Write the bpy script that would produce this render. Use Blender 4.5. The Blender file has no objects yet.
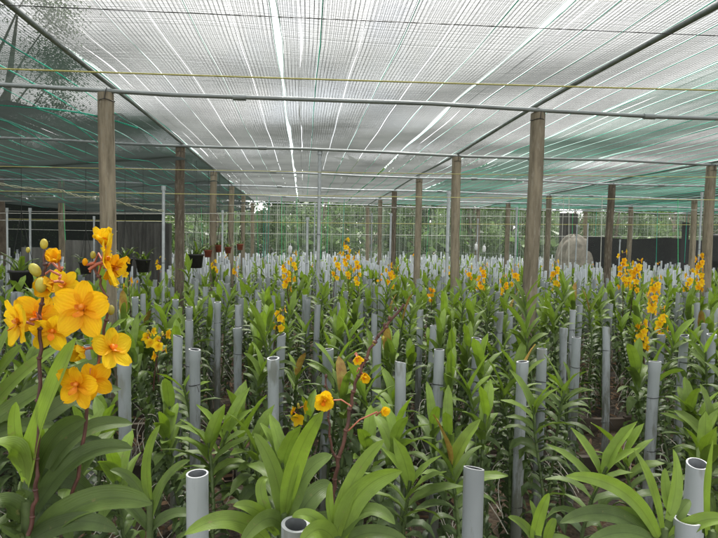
import bpy, math, random
import numpy as np
from mathutils import Matrix, Vector
random.seed(7); rng = np.random.default_rng(7)
S = bpy.context.scene
COL = S.collection
PI = math.pi

# ------------------------------------------------------------------ camera
CAM = Vector((0, 0, 1.55)); FP = 553.0
R = Matrix.Rotation(-math.radians(5.78), 3, 'Z') @ Matrix.Rotation(math.radians(90-2.70), 3, 'X') @ Matrix.Rotation(math.radians(1.14), 3, 'Z')
cd = bpy.data.cameras.new('camera'); cam = bpy.data.objects.new('camera', cd); COL.objects.link(cam)
cam.matrix_world = Matrix.Translation(CAM) @ R.to_4x4()
cd.sensor_width = 36; cd.lens = 36*FP/718; cd.clip_end = 600; cd.clip_start = 0.05
S.camera = cam

def ray(px, py):
    return R @ Vector(((px-359)/FP, (269-py)/FP, -1))
def at_y(px, py, Y):            # world point seen at that pixel at distance Y down the rows
    d = ray(px, py); return CAM + d*(Y/d.y)
def at_z(px, py, z):
    d = ray(px, py); return CAM + d*((z-CAM.z)/d.z)
def proj(p):
    v = R.transposed() @ (Vector(p)-CAM)
    if v.z > -0.05: return None
    return (359+FP*v.x/-v.z, 269-FP*v.y/-v.z)

# ------------------------------------------------------------------ materials
def mat(name):
    m = bpy.data.materials.new(name); m.use_nodes = True
    nt = m.node_tree; nt.nodes.clear()
    return m, nt, nt.nodes, nt.links
def N(nodes, t, **kw):
    n = nodes.new(t)
    for k, v in kw.items():
        if k in n.inputs: n.inputs[k].default_value = v
        else: setattr(n, k, v)
    return n
def rgba(c): return (c[0], c[1], c[2], 1)

def basic(name, c1, c2, scale=12, rough=.6, metallic=0, bump=.15, stretch=(1, 1, 1), objrand=.25, detail=5, spots=None, space='Object'):
    m, nt, ns, L = mat(name)
    out = N(ns, 'ShaderNodeOutputMaterial'); b = N(ns, 'ShaderNodeBsdfPrincipled')
    b.inputs['Roughness'].default_value = rough; b.inputs['Metallic'].default_value = metallic
    tc = N(ns, 'ShaderNodeTexCoord'); mp = N(ns, 'ShaderNodeMapping'); mp.inputs['Scale'].default_value = stretch
    L.new(tc.outputs[space], mp.inputs['Vector'])
    oi = N(ns, 'ShaderNodeObjectInfo')
    add = N(ns, 'ShaderNodeVectorMath', operation='ADD'); L.new(mp.outputs[0], add.inputs[0])
    mul = N(ns, 'ShaderNodeVectorMath', operation='SCALE'); mul.inputs[0].default_value = (13, 7, 3)
    L.new(oi.outputs['Random'], mul.inputs['Scale']); L.new(mul.outputs[0], add.inputs[1])
    no = N(ns, 'ShaderNodeTexNoise', Scale=scale, Detail=detail, Roughness=.65); L.new(add.outputs[0], no.inputs['Vector'])
    cr = N(ns, 'ShaderNodeValToRGB'); cr.color_ramp.elements[0].position = .32; cr.color_ramp.elements[1].position = .7
    cr.color_ramp.elements[0].color = rgba(c1); cr.color_ramp.elements[1].color = rgba(c2)
    L.new(no.outputs['Fac'], cr.inputs['Fac'])
    hsv = N(ns, 'ShaderNodeHueSaturation'); L.new(cr.outputs[0], hsv.inputs['Color'])
    mr = N(ns, 'ShaderNodeMapRange'); mr.inputs['To Min'].default_value = 1-objrand; mr.inputs['To Max'].default_value = 1+objrand
    L.new(oi.outputs['Random'], mr.inputs['Value']); L.new(mr.outputs[0], hsv.inputs['Value'])
    col = hsv.outputs[0]
    if spots:
        n2 = N(ns, 'ShaderNodeTexNoise', Scale=scale*3.1, Detail=3); L.new(add.outputs[0], n2.inputs['Vector'])
        r2 = N(ns, 'ShaderNodeMapRange'); r2.inputs['From Min'].default_value = .58; r2.inputs['From Max'].default_value = .66
        L.new(n2.outputs['Fac'], r2.inputs['Value'])
        mx = N(ns, 'ShaderNodeMix', data_type='RGBA'); L.new(r2.outputs[0], mx.inputs[0]); L.new(col, mx.inputs[6]); mx.inputs[7].default_value = rgba(spots)
        col = mx.outputs[2]
    L.new(col, b.inputs['Base Color'])
    if bump:
        bp = N(ns, 'ShaderNodeBump', Strength=bump, Distance=.01); L.new(no.outputs['Fac'], bp.inputs['Height']); L.new(bp.outputs[0], b.inputs['Normal'])
    L.new(b.outputs[0], out.inputs[0])
    return m

def leafmat(name, young, old, trans=.3, rough=.38, nscale=30):
    """tint attribute (0 old, 1 young) picks the colour; some light passes through the blade"""
    m, nt, ns, L = mat(name)
    out = N(ns, 'ShaderNodeOutputMaterial'); b = N(ns, 'ShaderNodeBsdfPrincipled', Roughness=rough)
    tr = N(ns, 'ShaderNodeBsdfTranslucent'); mx = N(ns, 'ShaderNodeMixShader'); mx.inputs[0].default_value = trans
    at = N(ns, 'ShaderNodeAttribute', attribute_name='tint')
    cr = N(ns, 'ShaderNodeValToRGB'); e = cr.color_ramp.elements
    e[0].color = rgba(old); e[1].color = rgba(young)
    md = e.new(.55); md.color = rgba([(a*.55+c*.45)*.95 for a, c in zip(old, young)])
    L.new(at.outputs['Fac'], cr.inputs['Fac'])
    tc = N(ns, 'ShaderNodeTexCoord'); no = N(ns, 'ShaderNodeTexNoise', Scale=nscale, Detail=4); L.new(tc.outputs['Object'], no.inputs['Vector'])
    oi = N(ns, 'ShaderNodeObjectInfo')
    ad = N(ns, 'ShaderNodeMath', operation='ADD'); L.new(no.outputs['Fac'], ad.inputs[0])
    ml = N(ns, 'ShaderNodeMath', operation='MULTIPLY'); ml.inputs[1].default_value = .5; L.new(oi.outputs['Random'], ml.inputs[0]); L.new(ml.outputs[0], ad.inputs[1])
    mr = N(ns, 'ShaderNodeMapRange'); mr.inputs['From Min'].default_value = .3; mr.inputs['From Max'].default_value = 1.2; mr.inputs['To Min'].default_value = .68; mr.inputs['To Max'].default_value = 1.3
    L.new(ad.outputs[0], mr.inputs['Value'])
    hsv = N(ns, 'ShaderNodeHueSaturation'); L.new(cr.outputs[0], hsv.inputs['Color']); L.new(mr.outputs[0], hsv.inputs['Value'])
    L.new(hsv.outputs[0], b.inputs['Base Color'])
    h2 = N(ns, 'ShaderNodeHueSaturation', Value=1.5, Saturation=1.15); L.new(hsv.outputs[0], h2.inputs['Color']); L.new(h2.outputs[0], tr.inputs['Color'])
    ac = N(ns, 'ShaderNodeAttribute', attribute_name='across')
    fr = N(ns, 'ShaderNodeMath', operation='MULTIPLY'); fr.inputs[1].default_value = 34; L.new(ac.outputs['Fac'], fr.inputs[0])
    sn = N(ns, 'ShaderNodeMath', operation='SINE'); L.new(fr.outputs[0], sn.inputs[0])
    ab = N(ns, 'ShaderNodeMath', operation='ABSOLUTE'); L.new(ac.outputs['Fac'], ab.inputs[0])
    rb = N(ns, 'ShaderNodeMapRange'); rb.inputs['From Max'].default_value = .10; rb.inputs['To Min'].default_value = .75; rb.inputs['To Max'].default_value = 1; L.new(ab.outputs[0], rb.inputs['Value'])
    vs = N(ns, 'ShaderNodeMath', operation='MULTIPLY_ADD'); vs.inputs[1].default_value = .018; L.new(sn.outputs[0], vs.inputs[0]); L.new(rb.outputs[0], vs.inputs[2])
    mv = N(ns, 'ShaderNodeMath', operation='MULTIPLY'); L.new(mr.outputs[0], mv.inputs[0]); L.new(vs.outputs[0], mv.inputs[1]); L.new(mv.outputs[0], hsv.inputs['Value'])
    sp = N(ns, 'ShaderNodeTexNoise', Scale=nscale*2.7, Detail=3); L.new(tc.outputs['Object'], sp.inputs['Vector'])
    sr = N(ns, 'ShaderNodeMapRange'); sr.inputs['From Min'].default_value = .66; sr.inputs['From Max'].default_value = .74; sr.inputs['To Max'].default_value = .6; L.new(sp.outputs['Fac'], sr.inputs['Value'])
    sm = N(ns, 'ShaderNodeMix', data_type='RGBA'); L.new(sr.outputs[0], sm.inputs[0]); L.new(hsv.outputs[0], sm.inputs[6]); sm.inputs[7].default_value = (.20, .17, .07, 1); L.new(sm.outputs[2], b.inputs['Base Color'])
    b.inputs['Specular IOR Level'].default_value = .3
    hh = N(ns, 'ShaderNodeMath', operation='MULTIPLY_ADD'); hh.inputs[1].default_value = .3; L.new(sn.outputs[0], hh.inputs[0]); L.new(no.outputs['Fac'], hh.inputs[2])
    bp = N(ns, 'ShaderNodeBump', Strength=.18, Distance=.003); L.new(hh.outputs[0], bp.inputs['Height']); L.new(bp.outputs[0], b.inputs['Normal'])
    L.new(b.outputs[0], mx.inputs[1]); L.new(tr.outputs[0], mx.inputs[2]); L.new(mx.outputs[0], out.inputs[0])
    return m

def petalmat(name, c0, c1, spot):
    m, nt, ns, L = mat(name)
    out = N(ns, 'ShaderNodeOutputMaterial'); b = N(ns, 'ShaderNodeBsdfPrincipled', Roughness=.6); b.inputs['Specular IOR Level'].default_value = .2
    tr = N(ns, 'ShaderNodeBsdfTranslucent'); mx = N(ns, 'ShaderNodeMixShader'); mx.inputs[0].default_value = .35
    at = N(ns, 'ShaderNodeAttribute', attribute_name='tint')
    cr = N(ns, 'ShaderNodeValToRGB'); e = cr.color_ramp.elements; e[0].color = rgba(c0); e[1].color = rgba(c1); e[1].position = .75
    L.new(at.outputs['Fac'], cr.inputs['Fac'])
    tc = N(ns, 'ShaderNodeTexCoord'); vo = N(ns, 'ShaderNodeTexVoronoi', Scale=420); L.new(tc.outputs['Object'], vo.inputs['Vector'])
    mr = N(ns, 'ShaderNodeMapRange'); mr.inputs['From Min'].default_value = .25; mr.inputs['From Max'].default_value = .45; mr.inputs['To Min'].default_value = .10; mr.inputs['To Max'].default_value = 0
    L.new(vo.outputs['Distance'], mr.inputs['Value'])
    mc = N(ns, 'ShaderNodeMix', data_type='RGBA'); L.new(mr.outputs[0], mc.inputs[0]); L.new(cr.outputs[0], mc.inputs[6]); mc.inputs[7].default_value = rgba(spot)
    ac = N(ns, 'ShaderNodeAttribute', attribute_name='across'); w1 = N(ns, 'ShaderNodeTexNoise', Scale=90, Detail=3); L.new(tc.outputs['Object'], w1.inputs['Vector'])
    wa = N(ns, 'ShaderNodeMath', operation='MULTIPLY_ADD'); wa.inputs[1].default_value = .35; L.new(w1.outputs['Fac'], wa.inputs[0]); L.new(ac.outputs['Fac'], wa.inputs[2])
    wm = N(ns, 'ShaderNodeMath', operation='MULTIPLY'); wm.inputs[1].default_value = 24; L.new(wa.outputs[0], wm.inputs[0])
    wsn = N(ns, 'ShaderNodeMath', operation='SINE'); L.new(wm.outputs[0], wsn.inputs[0])
    wr = N(ns, 'ShaderNodeMapRange'); wr.inputs['From Min'].default_value = .3; wr.inputs['To Max'].default_value = .16; L.new(wsn.outputs[0], wr.inputs['Value'])
    m2 = N(ns, 'ShaderNodeMix', data_type='RGBA'); L.new(wr.outputs[0], m2.inputs[0]); L.new(mc.outputs[2], m2.inputs[6]); m2.inputs[7].default_value = rgba(spot)
    bpp = N(ns, 'ShaderNodeBump', Strength=.2, Distance=.001); L.new(wsn.outputs[0], bpp.inputs['Height']); L.new(bpp.outputs[0], b.inputs['Normal'])
    L.new(m2.outputs[2], b.inputs['Base Color']); L.new(m2.outputs[2], tr.inputs['Color'])
    L.new(b.outputs[0], mx.inputs[1]); L.new(tr.outputs[0], mx.inputs[2]); L.new(mx.outputs[0], out.inputs[0])
    return m

def threadmat(name, c, trans=.35, rough=.6):
    m, nt, ns, L = mat(name)
    out = N(ns, 'ShaderNodeOutputMaterial'); b = N(ns, 'ShaderNodeBsdfPrincipled', Roughness=rough); tr = N(ns, 'ShaderNodeBsdfTranslucent')
    geo = N(ns, 'ShaderNodeNewGeometry'); no = N(ns, 'ShaderNodeTexNoise', Scale=1.3, Detail=4); L.new(geo.outputs['Position'], no.inputs['Vector'])
    cr = N(ns, 'ShaderNodeValToRGB'); cr.color_ramp.elements[0].position = .3; cr.color_ramp.elements[1].position = .7
    cr.color_ramp.elements[0].color = rgba([x*.7 for x in c]); cr.color_ramp.elements[1].color = rgba([min(1, x*1.35) for x in c])
    L.new(no.outputs['Fac'], cr.inputs['Fac']); L.new(cr.outputs[0], b.inputs['Base Color']); L.new(cr.outputs[0], tr.inputs['Color'])
    mx = N(ns, 'ShaderNodeMixShader'); mx.inputs[0].default_value = trans
    L.new(b.outputs[0], mx.inputs[1]); L.new(tr.outputs[0], mx.inputs[2]); L.new(mx.outputs[0], out.inputs[0])
    return m

def clothmat(name, c, open_fac, wave=90):
    """woven shade cloth hung as a wall: opaque weave with small holes"""
    m, nt, ns, L = mat(name)
    out = N(ns, 'ShaderNodeOutputMaterial'); b = N(ns, 'ShaderNodeBsdfPrincipled', Roughness=.7)
    geo = N(ns, 'ShaderNodeTexCoord'); no = N(ns, 'ShaderNodeTexNoise', Scale=1.2, Detail=6); L.new(geo.outputs['Object'], no.inputs['Vector'])
    cr = N(ns, 'ShaderNodeValToRGB'); cr.color_ramp.elements[0].color = rgba([x*.5 for x in c]); cr.color_ramp.elements[1].color = rgba([x*1.6 for x in c])
    L.new(no.outputs['Fac'], cr.inputs['Fac']); L.new(cr.outputs[0], b.inputs['Base Color'])
    vo = N(ns, 'ShaderNodeTexVoronoi', Scale=wave); L.new(geo.outputs['Object'], vo.inputs['Vector'])
    mr = N(ns, 'ShaderNodeMath', operation='LESS_THAN'); mr.inputs[1].default_value = open_fac; L.new(vo.outputs['Distance'], mr.inputs[0])
    t = N(ns, 'ShaderNodeBsdfTransparent'); mx = N(ns, 'ShaderNodeMixShader')
    L.new(mr.outputs[0], mx.inputs[0]); L.new(b.outputs[0], mx.inputs[1]); L.new(t.outputs[0], mx.inputs[2]); L.new(mx.outputs[0], out.inputs[0])
    return m

M = {}
M['pvc'] = basic('pvc_grey', (.27, .30, .315), (.36, .39, .41), 5, .45, bump=.03, stretch=(1, 1, .3), objrand=.14, spots=(.22, .235, .22), detail=3)
nt = M['pvc'].node_tree; ns = nt.nodes; L = nt.links; b = [n for n in ns if n.type == 'BSDF_PRINCIPLED'][0]
prev = b.inputs['Base Color'].links[0].from_socket; tc = N(ns, 'ShaderNodeTexCoord'); sx = N(ns, 'ShaderNodeSeparateXYZ'); oi = N(ns, 'ShaderNodeObjectInfo')
va = N(ns, 'ShaderNodeVectorMath', operation='MULTIPLY_ADD'); va.inputs[1].default_value = (9, 5, 31); vsx = N(ns, 'ShaderNodeCombineXYZ')
for k_ in range(3): L.new(oi.outputs['Random'], vsx.inputs[k_])
L.new(vsx.outputs[0], va.inputs[0]); L.new(tc.outputs['Object'], va.inputs[2]); L.new(tc.outputs['Object'], sx.inputs[0])
mp = N(ns, 'ShaderNodeMapping'); mp.inputs['Scale'].default_value = (34, 34, 6); L.new(va.outputs[0], mp.inputs['Vector'])
n1 = N(ns, 'ShaderNodeTexNoise', Scale=1, Detail=6, Roughness=.7); L.new(mp.outputs[0], n1.inputs['Vector'])
zf = N(ns, 'ShaderNodeMapRange'); zf.inputs['From Min'].default_value = .05; zf.inputs['From Max'].default_value = .95; zf.inputs['To Min'].default_value = .34; zf.inputs['To Max'].default_value = -.04; L.new(sx.outputs[2], zf.inputs['Value'])
ad = N(ns, 'ShaderNodeMath', operation='ADD'); L.new(zf.outputs[0], ad.inputs[0]); L.new(n1.outputs['Fac'], ad.inputs[1])
ms = N(ns, 'ShaderNodeMapRange'); ms.inputs['From Min'].default_value = .56; ms.inputs['From Max'].default_value = .74; ms.inputs['To Max'].default_value = .8; L.new(ad.outputs[0], ms.inputs['Value'])
mx = N(ns, 'ShaderNodeMix', data_type='RGBA'); L.new(ms.outputs[0], mx.inputs[0]); L.new(prev, mx.inputs[6]); mx.inputs[7].default_value = (.10, .105, .07, 1)
L.new(mx.outputs[2], b.inputs['Base Color'])
M['rim'] = basic('cut_pipe_rim', (.40, .42, .43), (.52, .53, .54), 30, .5)
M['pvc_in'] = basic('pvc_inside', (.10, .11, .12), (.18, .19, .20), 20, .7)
M['tie'] = basic('black_wire', (.01, .01, .01), (.03, .03, .03), 20, .5)
M['wood'] = basic('weathered_timber', (.125, .105, .072), (.31, .265, .19), 9, .85, bump=.6, stretch=(2.4, 2.4, .35), objrand=.2, spots=(.27, .24, .185))
M['darkwood'] = basic('old_mossy_timber', (.055, .045, .033), (.175, .14, .10), 9, .9, bump=.6, stretch=(2.4, 2.4, .35), objrand=.2, spots=(.22, .20, .16))
M['steel'] = basic('galvanised_steel', (.18, .20, .20), (.32, .35, .35), 15, .45, metallic=.35, bump=.1, stretch=(.2, 1, 1), objrand=.12)
M['steel_light'] = basic('bright_galvanised_steel', (.34, .37, .39), (.5, .54, .56), 15, .45, metallic=.2, bump=.1, objrand=.12)
M['leaf'] = leafmat('orchid_leaf', (.205, .31, .045), (.046, .072, .034), trans=.2, rough=.45)
M['stem'] = basic('orchid_stem', (.05, .08, .025), (.11, .16, .05), 25, .6)
M['root'] = basic('aerial_root', (.35, .33, .27), (.6, .58, .5), 30, .8)
M['stalk'] = basic('flower_stalk', (.05, .022, .018), (.12, .05, .035), 40, .55)
M['pedicel'] = basic('flower_pedicel', (.42, .12, .07), (.55, .2, .12), 40, .5)
M['petal'] = petalmat('orange_petal', (.82, .33, .006), (.88, .53, .01), (.75, .15, .01))
M['petal_y'] = petalmat('yellow_petal', (.84, .42, .008), (.88, .62, .014), (.8, .3, .02))
M['bud'] = basic('flower_bud', (.38, .30, .03), (.42, .40, .06), 60, .5)
M['lip'] = basic('flower_lip', (.75, .18, .01), (.86, .33, .01), 80, .45)
M['rust_leaf'] = basic('dying_leaf', (.28, .12, .03), (.45, .36, .07), 40, .6)
M['net'] = threadmat('shade_net_thread', (.13, .14, .137), trans=.4)
M['netgreen'] = threadmat('green_shade_net_thread', (.08, .12, .103), trans=.38)
M['netdark'] = threadmat('dark_shade_net_thread', (.05, .072, .063), trans=.2)
M['veil'] = threadmat('pale_veil_thread', (.22, .26, .22), trans=.4)
M['teal'] = threadmat('teal_cord', (.05, .50, .38), trans=.5)
M['paletape'] = threadmat('pale_selvedge', (.5, .62, .58), trans=.6)
M['yellowcord'] = basic('yellow_cord', (.40, .38, .10), (.55, .52, .2), 30, .7)
M['palecord'] = basic('pale_wire', (.5, .5, .45), (.72, .72, .66), 30, .6)
M['rope'] = basic('braided_rope', (.22, .23, .14), (.45, .46, .34), 120, .8)
M['greencord'] = basic('green_cord', (.04, .40, .14), (.07, .55, .22), 30, .6)
M['blackcloth'] = clothmat('black_shade_cloth', (.012, .014, .014), .16, 60)
M['sidecloth'] = clothmat('dark_side_netting', (.012, .018, .016), .16, 50)
M['pot'] = basic('black_plastic_pot', (.015, .015, .016), (.04, .04, .04), 20, .5)
M['redpot'] = basic('terracotta_pot', (.20, .05, .03), (.30, .09, .05), 20, .7)
M['heap'] = basic('sun_bleached_cloth', (.13, .12, .10), (.27, .245, .20), 5, .9, bump=.5)
M['sheet'] = basic('corrugated_fibre_cement', (.07, .07, .065), (.16, .16, .145), 5, .8, stretch=(1, 1, .3))
M['white'] = basic('white_plastic', (.65, .66, .66), (.8, .8, .8), 9, .5)
M['bark'] = basic('tree_bark', (.08, .06, .045), (.2, .16, .12), 6, .9, bump=.6)
M['treeleaf'] = leafmat('tree_leaf', (.12, .185, .065), (.035, .058, .03), trans=.3, rough=.5, nscale=3)
M['husk'] = basic('coconut_husk_chip', (.07, .04, .022), (.20, .125, .07), 30, .9)
M['edge'] = basic('bed_edging_plank', (.035, .028, .02), (.1, .08, .06), 8, .9, bump=.5, stretch=(.3, 1, 1))

# ground
m, nt, ns, L = mat('dark_soil'); M['soil'] = m
out = N(ns, 'ShaderNodeOutputMaterial'); b = N(ns, 'ShaderNodeBsdfPrincipled', Roughness=.95)
geo = N(ns, 'ShaderNodeNewGeometry'); n1 = N(ns, 'ShaderNodeTexNoise', Scale=1.1, Detail=8, Roughness=.7); n2 = N(ns, 'ShaderNodeTexVoronoi', Scale=38)
L.new(geo.outputs['Position'], n1.inputs['Vector']); L.new(geo.outputs['Position'], n2.inputs['Vector'])
cr = N(ns, 'ShaderNodeValToRGB'); cr.color_ramp.elements[0].position = .35; cr.color_ramp.elements[1].position = .68
cr.color_ramp.elements[0].color = (.018, .013, .009, 1); cr.color_ramp.elements[1].color = (.12, .078, .045, 1)
e = cr.color_ramp.elements.new(.52); e.color = (.07, .05, .028, 1)
L.new(n1.outputs['Fac'], cr.inputs['Fac'])
mx = N(ns, 'ShaderNodeMix', data_type='RGBA', blend_type='MULTIPLY'); mx.inputs[0].default_value = .7
L.new(cr.outputs[0], mx.inputs[6]); L.new(n2.outputs['Distance'], mx.inputs[7]); L.new(mx.outputs[2], b.inputs['Base Color'])
bp = N(ns, 'ShaderNodeBump', Strength=.8, Distance=.02); L.new(n2.outputs['Distance'], bp.inputs['Height']); L.new(bp.outputs[0], b.inputs['Normal'])
L.new(b.outputs[0], out.inputs[0])

# ------------------------------------------------------------------ mesh collector
class G:
    def __init__(s): s.v = []; s.f = []; s.m = []; s.t = []; s.w = []; s.n = 0
    def add(s, v, f, mi=0, tint=0.5, across=.5):
        v = np.asarray(v, float).reshape(-1, 3); f = np.asarray(f, int)
        s.v.append(v); s.f.append(f+s.n); s.m.append(np.full(len(f), mi))
        s.t.append(np.broadcast_to(np.asarray(tint, float), (len(v),)).copy()); s.w.append(np.broadcast_to(np.asarray(across, float), (len(v),)).copy()); s.n += len(v)
        return s
    def quadstrip_grid(s, P, mi=0, tint=.5, across=.5):      # P (a,b,3)
        a, b = P.shape[:2]; i = np.arange(a*b).reshape(a, b)
        f = np.stack([i[:-1, :-1], i[1:, :-1], i[1:, 1:], i[:-1, 1:]], -1).reshape(-1, 4)
        return s.add(P.reshape(-1, 3), f, mi, np.broadcast_to(tint, (a, b)).reshape(-1) if np.ndim(tint) else tint, np.broadcast_to(across, (a, b)).reshape(-1))
    def box(s, c, d, mi=0, rot=None, taper=1):
        x, y, z = [k/2 for k in d]
        v = np.array([(-x, -y, -z), (x, -y, -z), (x, y, -z), (-x, y, -z), (-x*taper, -y*taper, z), (x*taper, -y*taper, z), (x*taper, y*taper, z), (-x*taper, y*taper, z)])
        if rot is not None: v = v @ np.array(rot.transposed())
        return s.add(v+np.array(c), [(0, 3, 2, 1), (4, 5, 6, 7), (0, 1, 5, 4), (1, 2, 6, 5), (2, 3, 7, 6), (3, 0, 4, 7)], mi)
    def tube(s, pts, r, n=8, mi=0, tint=.5, caps=True):
        pts = np.asarray([tuple(p) for p in pts], float); k = len(pts)
        r = np.broadcast_to(r, (k,))
        T = np.gradient(pts, axis=0); T /= np.linalg.norm(T, axis=1)[:, None]+1e-9
        ref = np.array((0, 0, 1.)) if abs(T[:, 2]).mean() < .8 else np.array((1., 0, 0))
        A = np.cross(T, ref); A /= np.linalg.norm(A, axis=1)[:, None]+1e-9; B = np.cross(T, A)
        a = np.arange(n)*2*PI/n
        P = pts[:, None]+r[:, None, None]*(np.cos(a)[None, :, None]*A[:, None]+np.sin(a)[None, :, None]*B[:, None])
        i = np.arange(k*n).reshape(k, n); j = np.roll(i, -1, 1)
        f = np.stack([i[:-1], j[:-1], j[1:], i[1:]], -1).reshape(-1, 4)
        s.add(P.reshape(-1, 3), f, mi, tint)
        if caps:
            for row, sg in ((0, 1), (k-1, -1)):
                c = np.vstack([P[row], pts[row]]); q = np.arange(n)
                tr = np.stack([q, np.roll(q, -1), np.full(n, n), np.full(n, n)], -1)
                s.add(c, tr, mi, tint)
        return s
    def ball(s, c, r, mi=0, n=10, tint=.5, axis=None, noise=0):
        th = np.linspace(0, PI, n//2+2); ph = np.linspace(0, 2*PI, n+1)
        P = np.stack([np.sin(th)[:, None]*np.cos(ph)[None], np.sin(th)[:, None]*np.sin(ph)[None], np.cos(th)[:, None]*np.ones(n+1)[None]], -1)
        r = np.broadcast_to(r, (3,)); P = P*r
        if axis is not None:
            q = np.array(Vector((0, 0, 1)).rotation_difference(Vector(axis)).to_matrix()); P = P @ q.T
        return s.quadstrip_grid(P+np.array(tuple(c)), mi, tint)
    def merged(s):
        return np.vstack(s.v), np.vstack([x for x in s.f]), np.concatenate(s.m), np.concatenate(s.t)
    def mesh(s, name, mats, smooth=True):
        v, f, mi, t = s.merged()
        me = bpy.data.meshes.new(name)
        tri = f[:, 2] == f[:, 3]
        tot = np.where(tri, 3, 4); start = np.concatenate([[0], np.cumsum(tot)[:-1]])
        idx = f.reshape(-1)[~np.stack([tri*False, tri*False, tri*False, tri], -1).reshape(-1).astype(bool)]
        me.vertices.add(len(v)); me.vertices.foreach_set('co', v.reshape(-1).astype(np.float32))
        me.loops.add(len(idx)); me.loops.foreach_set('vertex_index', idx.astype(np.int32))
        me.polygons.add(len(f)); me.polygons.foreach_set('loop_start', start.astype(np.int32)); me.polygons.foreach_set('loop_total', tot.astype(np.int32))
        me.polygons.foreach_set('material_index', mi.astype(np.int32)); me.polygons.foreach_set('use_smooth', np.full(len(f), smooth))
        at = me.attributes.new('tint', 'FLOAT', 'POINT'); at.data.foreach_set('value', t.astype(np.float32))
        at = me.attributes.new('across', 'FLOAT', 'POINT'); at.data.foreach_set('value', np.concatenate(s.w).astype(np.float32))
        for x in mats: me.materials.append(M[x])
        me.update(calc_edges=True); me.validate()
        return me

def obj(name, me, parent=None, loc=None):
    o = bpy.data.objects.new(name, me); COL.objects.link(o)
    if parent is not None: o.parent = parent
    if loc is not None: o.location = loc
    return o
def build(name, g, mats, parent=None, loc=None, smooth=True):
    return obj(name, g.mesh(name, mats if isinstance(mats, (list, tuple)) else [mats], smooth), parent, loc)
def tag(o, label=None, cat=None, group=None, kind=None):
    if label: o['label'] = label
    if cat: o['category'] = cat
    if group: o['group'] = group
    if kind: o['kind'] = kind
    return o
def thing(name, label, cat, loc=(0, 0, 0), group=None):
    o = bpy.data.objects.new(name, None); COL.objects.link(o); o.location = loc; o.empty_display_size = .1
    return tag(o, label, cat, group)
def copy_tree(o, parent=None):
    c = o.copy(); COL.objects.link(c); c.parent = parent
    for ch in list(o.children): copy_tree(ch, c)
    return c
def ordinal(i): return ['first', 'second', 'third', 'fourth', 'fifth', 'sixth', 'seventh', 'eighth', 'ninth'][i]

# ------------------------------------------------------------------ ground
g = G(); xs = np.concatenate([[-300, -80, -30], np.linspace(-16, 20, 150), [40, 90, 300]]); ys = np.concatenate([[-200, -40], np.linspace(-4, 30, 150), [60, 150, 500]])
X, Y = np.meshgrid(xs, ys, indexing='ij')
Z = .025*np.sin(X*3.1+np.sin(Y*2.3)*2)*np.sin(Y*2.7+X)+.02*np.sin(X*9.3+Y*4)*np.sin(Y*8.1)
Z += rng.normal(0, .008, Z.shape)
g.quadstrip_grid(np.stack([X, Y, Z], -1)); tag(build('ground', g, 'soil'), kind='structure')
# husk chips strewn on the ground (stuff)
g = G(); n = 5200
cx = rng.uniform(-4, 7, n); cy = rng.uniform(1.2, 9, n)
for x, y in zip(cx, cy):
    a = random.uniform(0, PI); l = random.uniform(.015, .06); w = random.uniform(.004, .014)
    dx, dy = math.cos(a)*l, math.sin(a)*l; wx, wy = -math.sin(a)*w, math.cos(a)*w
    z = .045+random.uniform(0, .02); tz = random.uniform(-.015, .025)
    g.add([(x-dx-wx, y-dy-wy, z), (x+dx-wx, y+dy-wy, z+tz), (x+dx+wx, y+dy+wy, z+tz+.006), (x-dx+wx, y-dy+wy, z+.006), (x-dx, y-dy, z+.016), (x+dx, y+dy, z+tz+.016)],
          [(0, 1, 2, 3), (0, 1, 5, 4), (3, 2, 5, 4)])
tag(build('husk_chips', g, 'husk', smooth=False), 'brown coconut husk chips strewn over the soil between the orchid beds', 'husk chips', kind='stuff')

# ------------------------------------------------------------------ posts and steel frame
ROWS = [4.45+2.39*k for k in range(6)]
COLX = [-4.84, -1.47, 1.91, 5.30, 8.67, 12.05]
ZT = 2.65
COLN = ['far-left line', 'line left of the middle aisle', 'line right of the middle aisle', 'second line on the right', 'third line on the right', 'outermost line on the right']
def post_mesh(seed, dark):
    random.seed(seed); g = G(); n = 10; k = 14
    zs = np.linspace(0, 1, k); P = np.zeros((k, n+1, 3)); w = .051
    for i, z in enumerate(zs):
        jx, jy = .006*math.sin(z*5+seed), .006*math.cos(z*7+seed*2)
        for j in range(n+1):
            a = (j % n)*2*PI/n
            rr = w/max(abs(math.cos(a)), abs(math.sin(a)))**.82*(1+.05*math.sin(seed+j*2+z*9))
            P[i, j] = (jx+rr*math.cos(a), jy+rr*math.sin(a), z*ZT)
    g.quadstrip_grid(P)
    top = np.vstack([P[-1, :n], [[0, 0, ZT]]])
    q = np.arange(n); g.add(top, np.stack([q, (q+1) % n, np.full(n, n), np.full(n, n)], -1))
    return g.mesh('timber_post', ['darkwood' if dark else 'wood'])
pm = [post_mesh(s, s % 3 == 1) for s in range(6)]
dark_at = {(1, 0): 0, (1, 1): 1, (2, 0): 2, (2, 1): 0, (2, 2): 3, (2, 3): 1, (3, 2): 1}
proto = None
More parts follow.
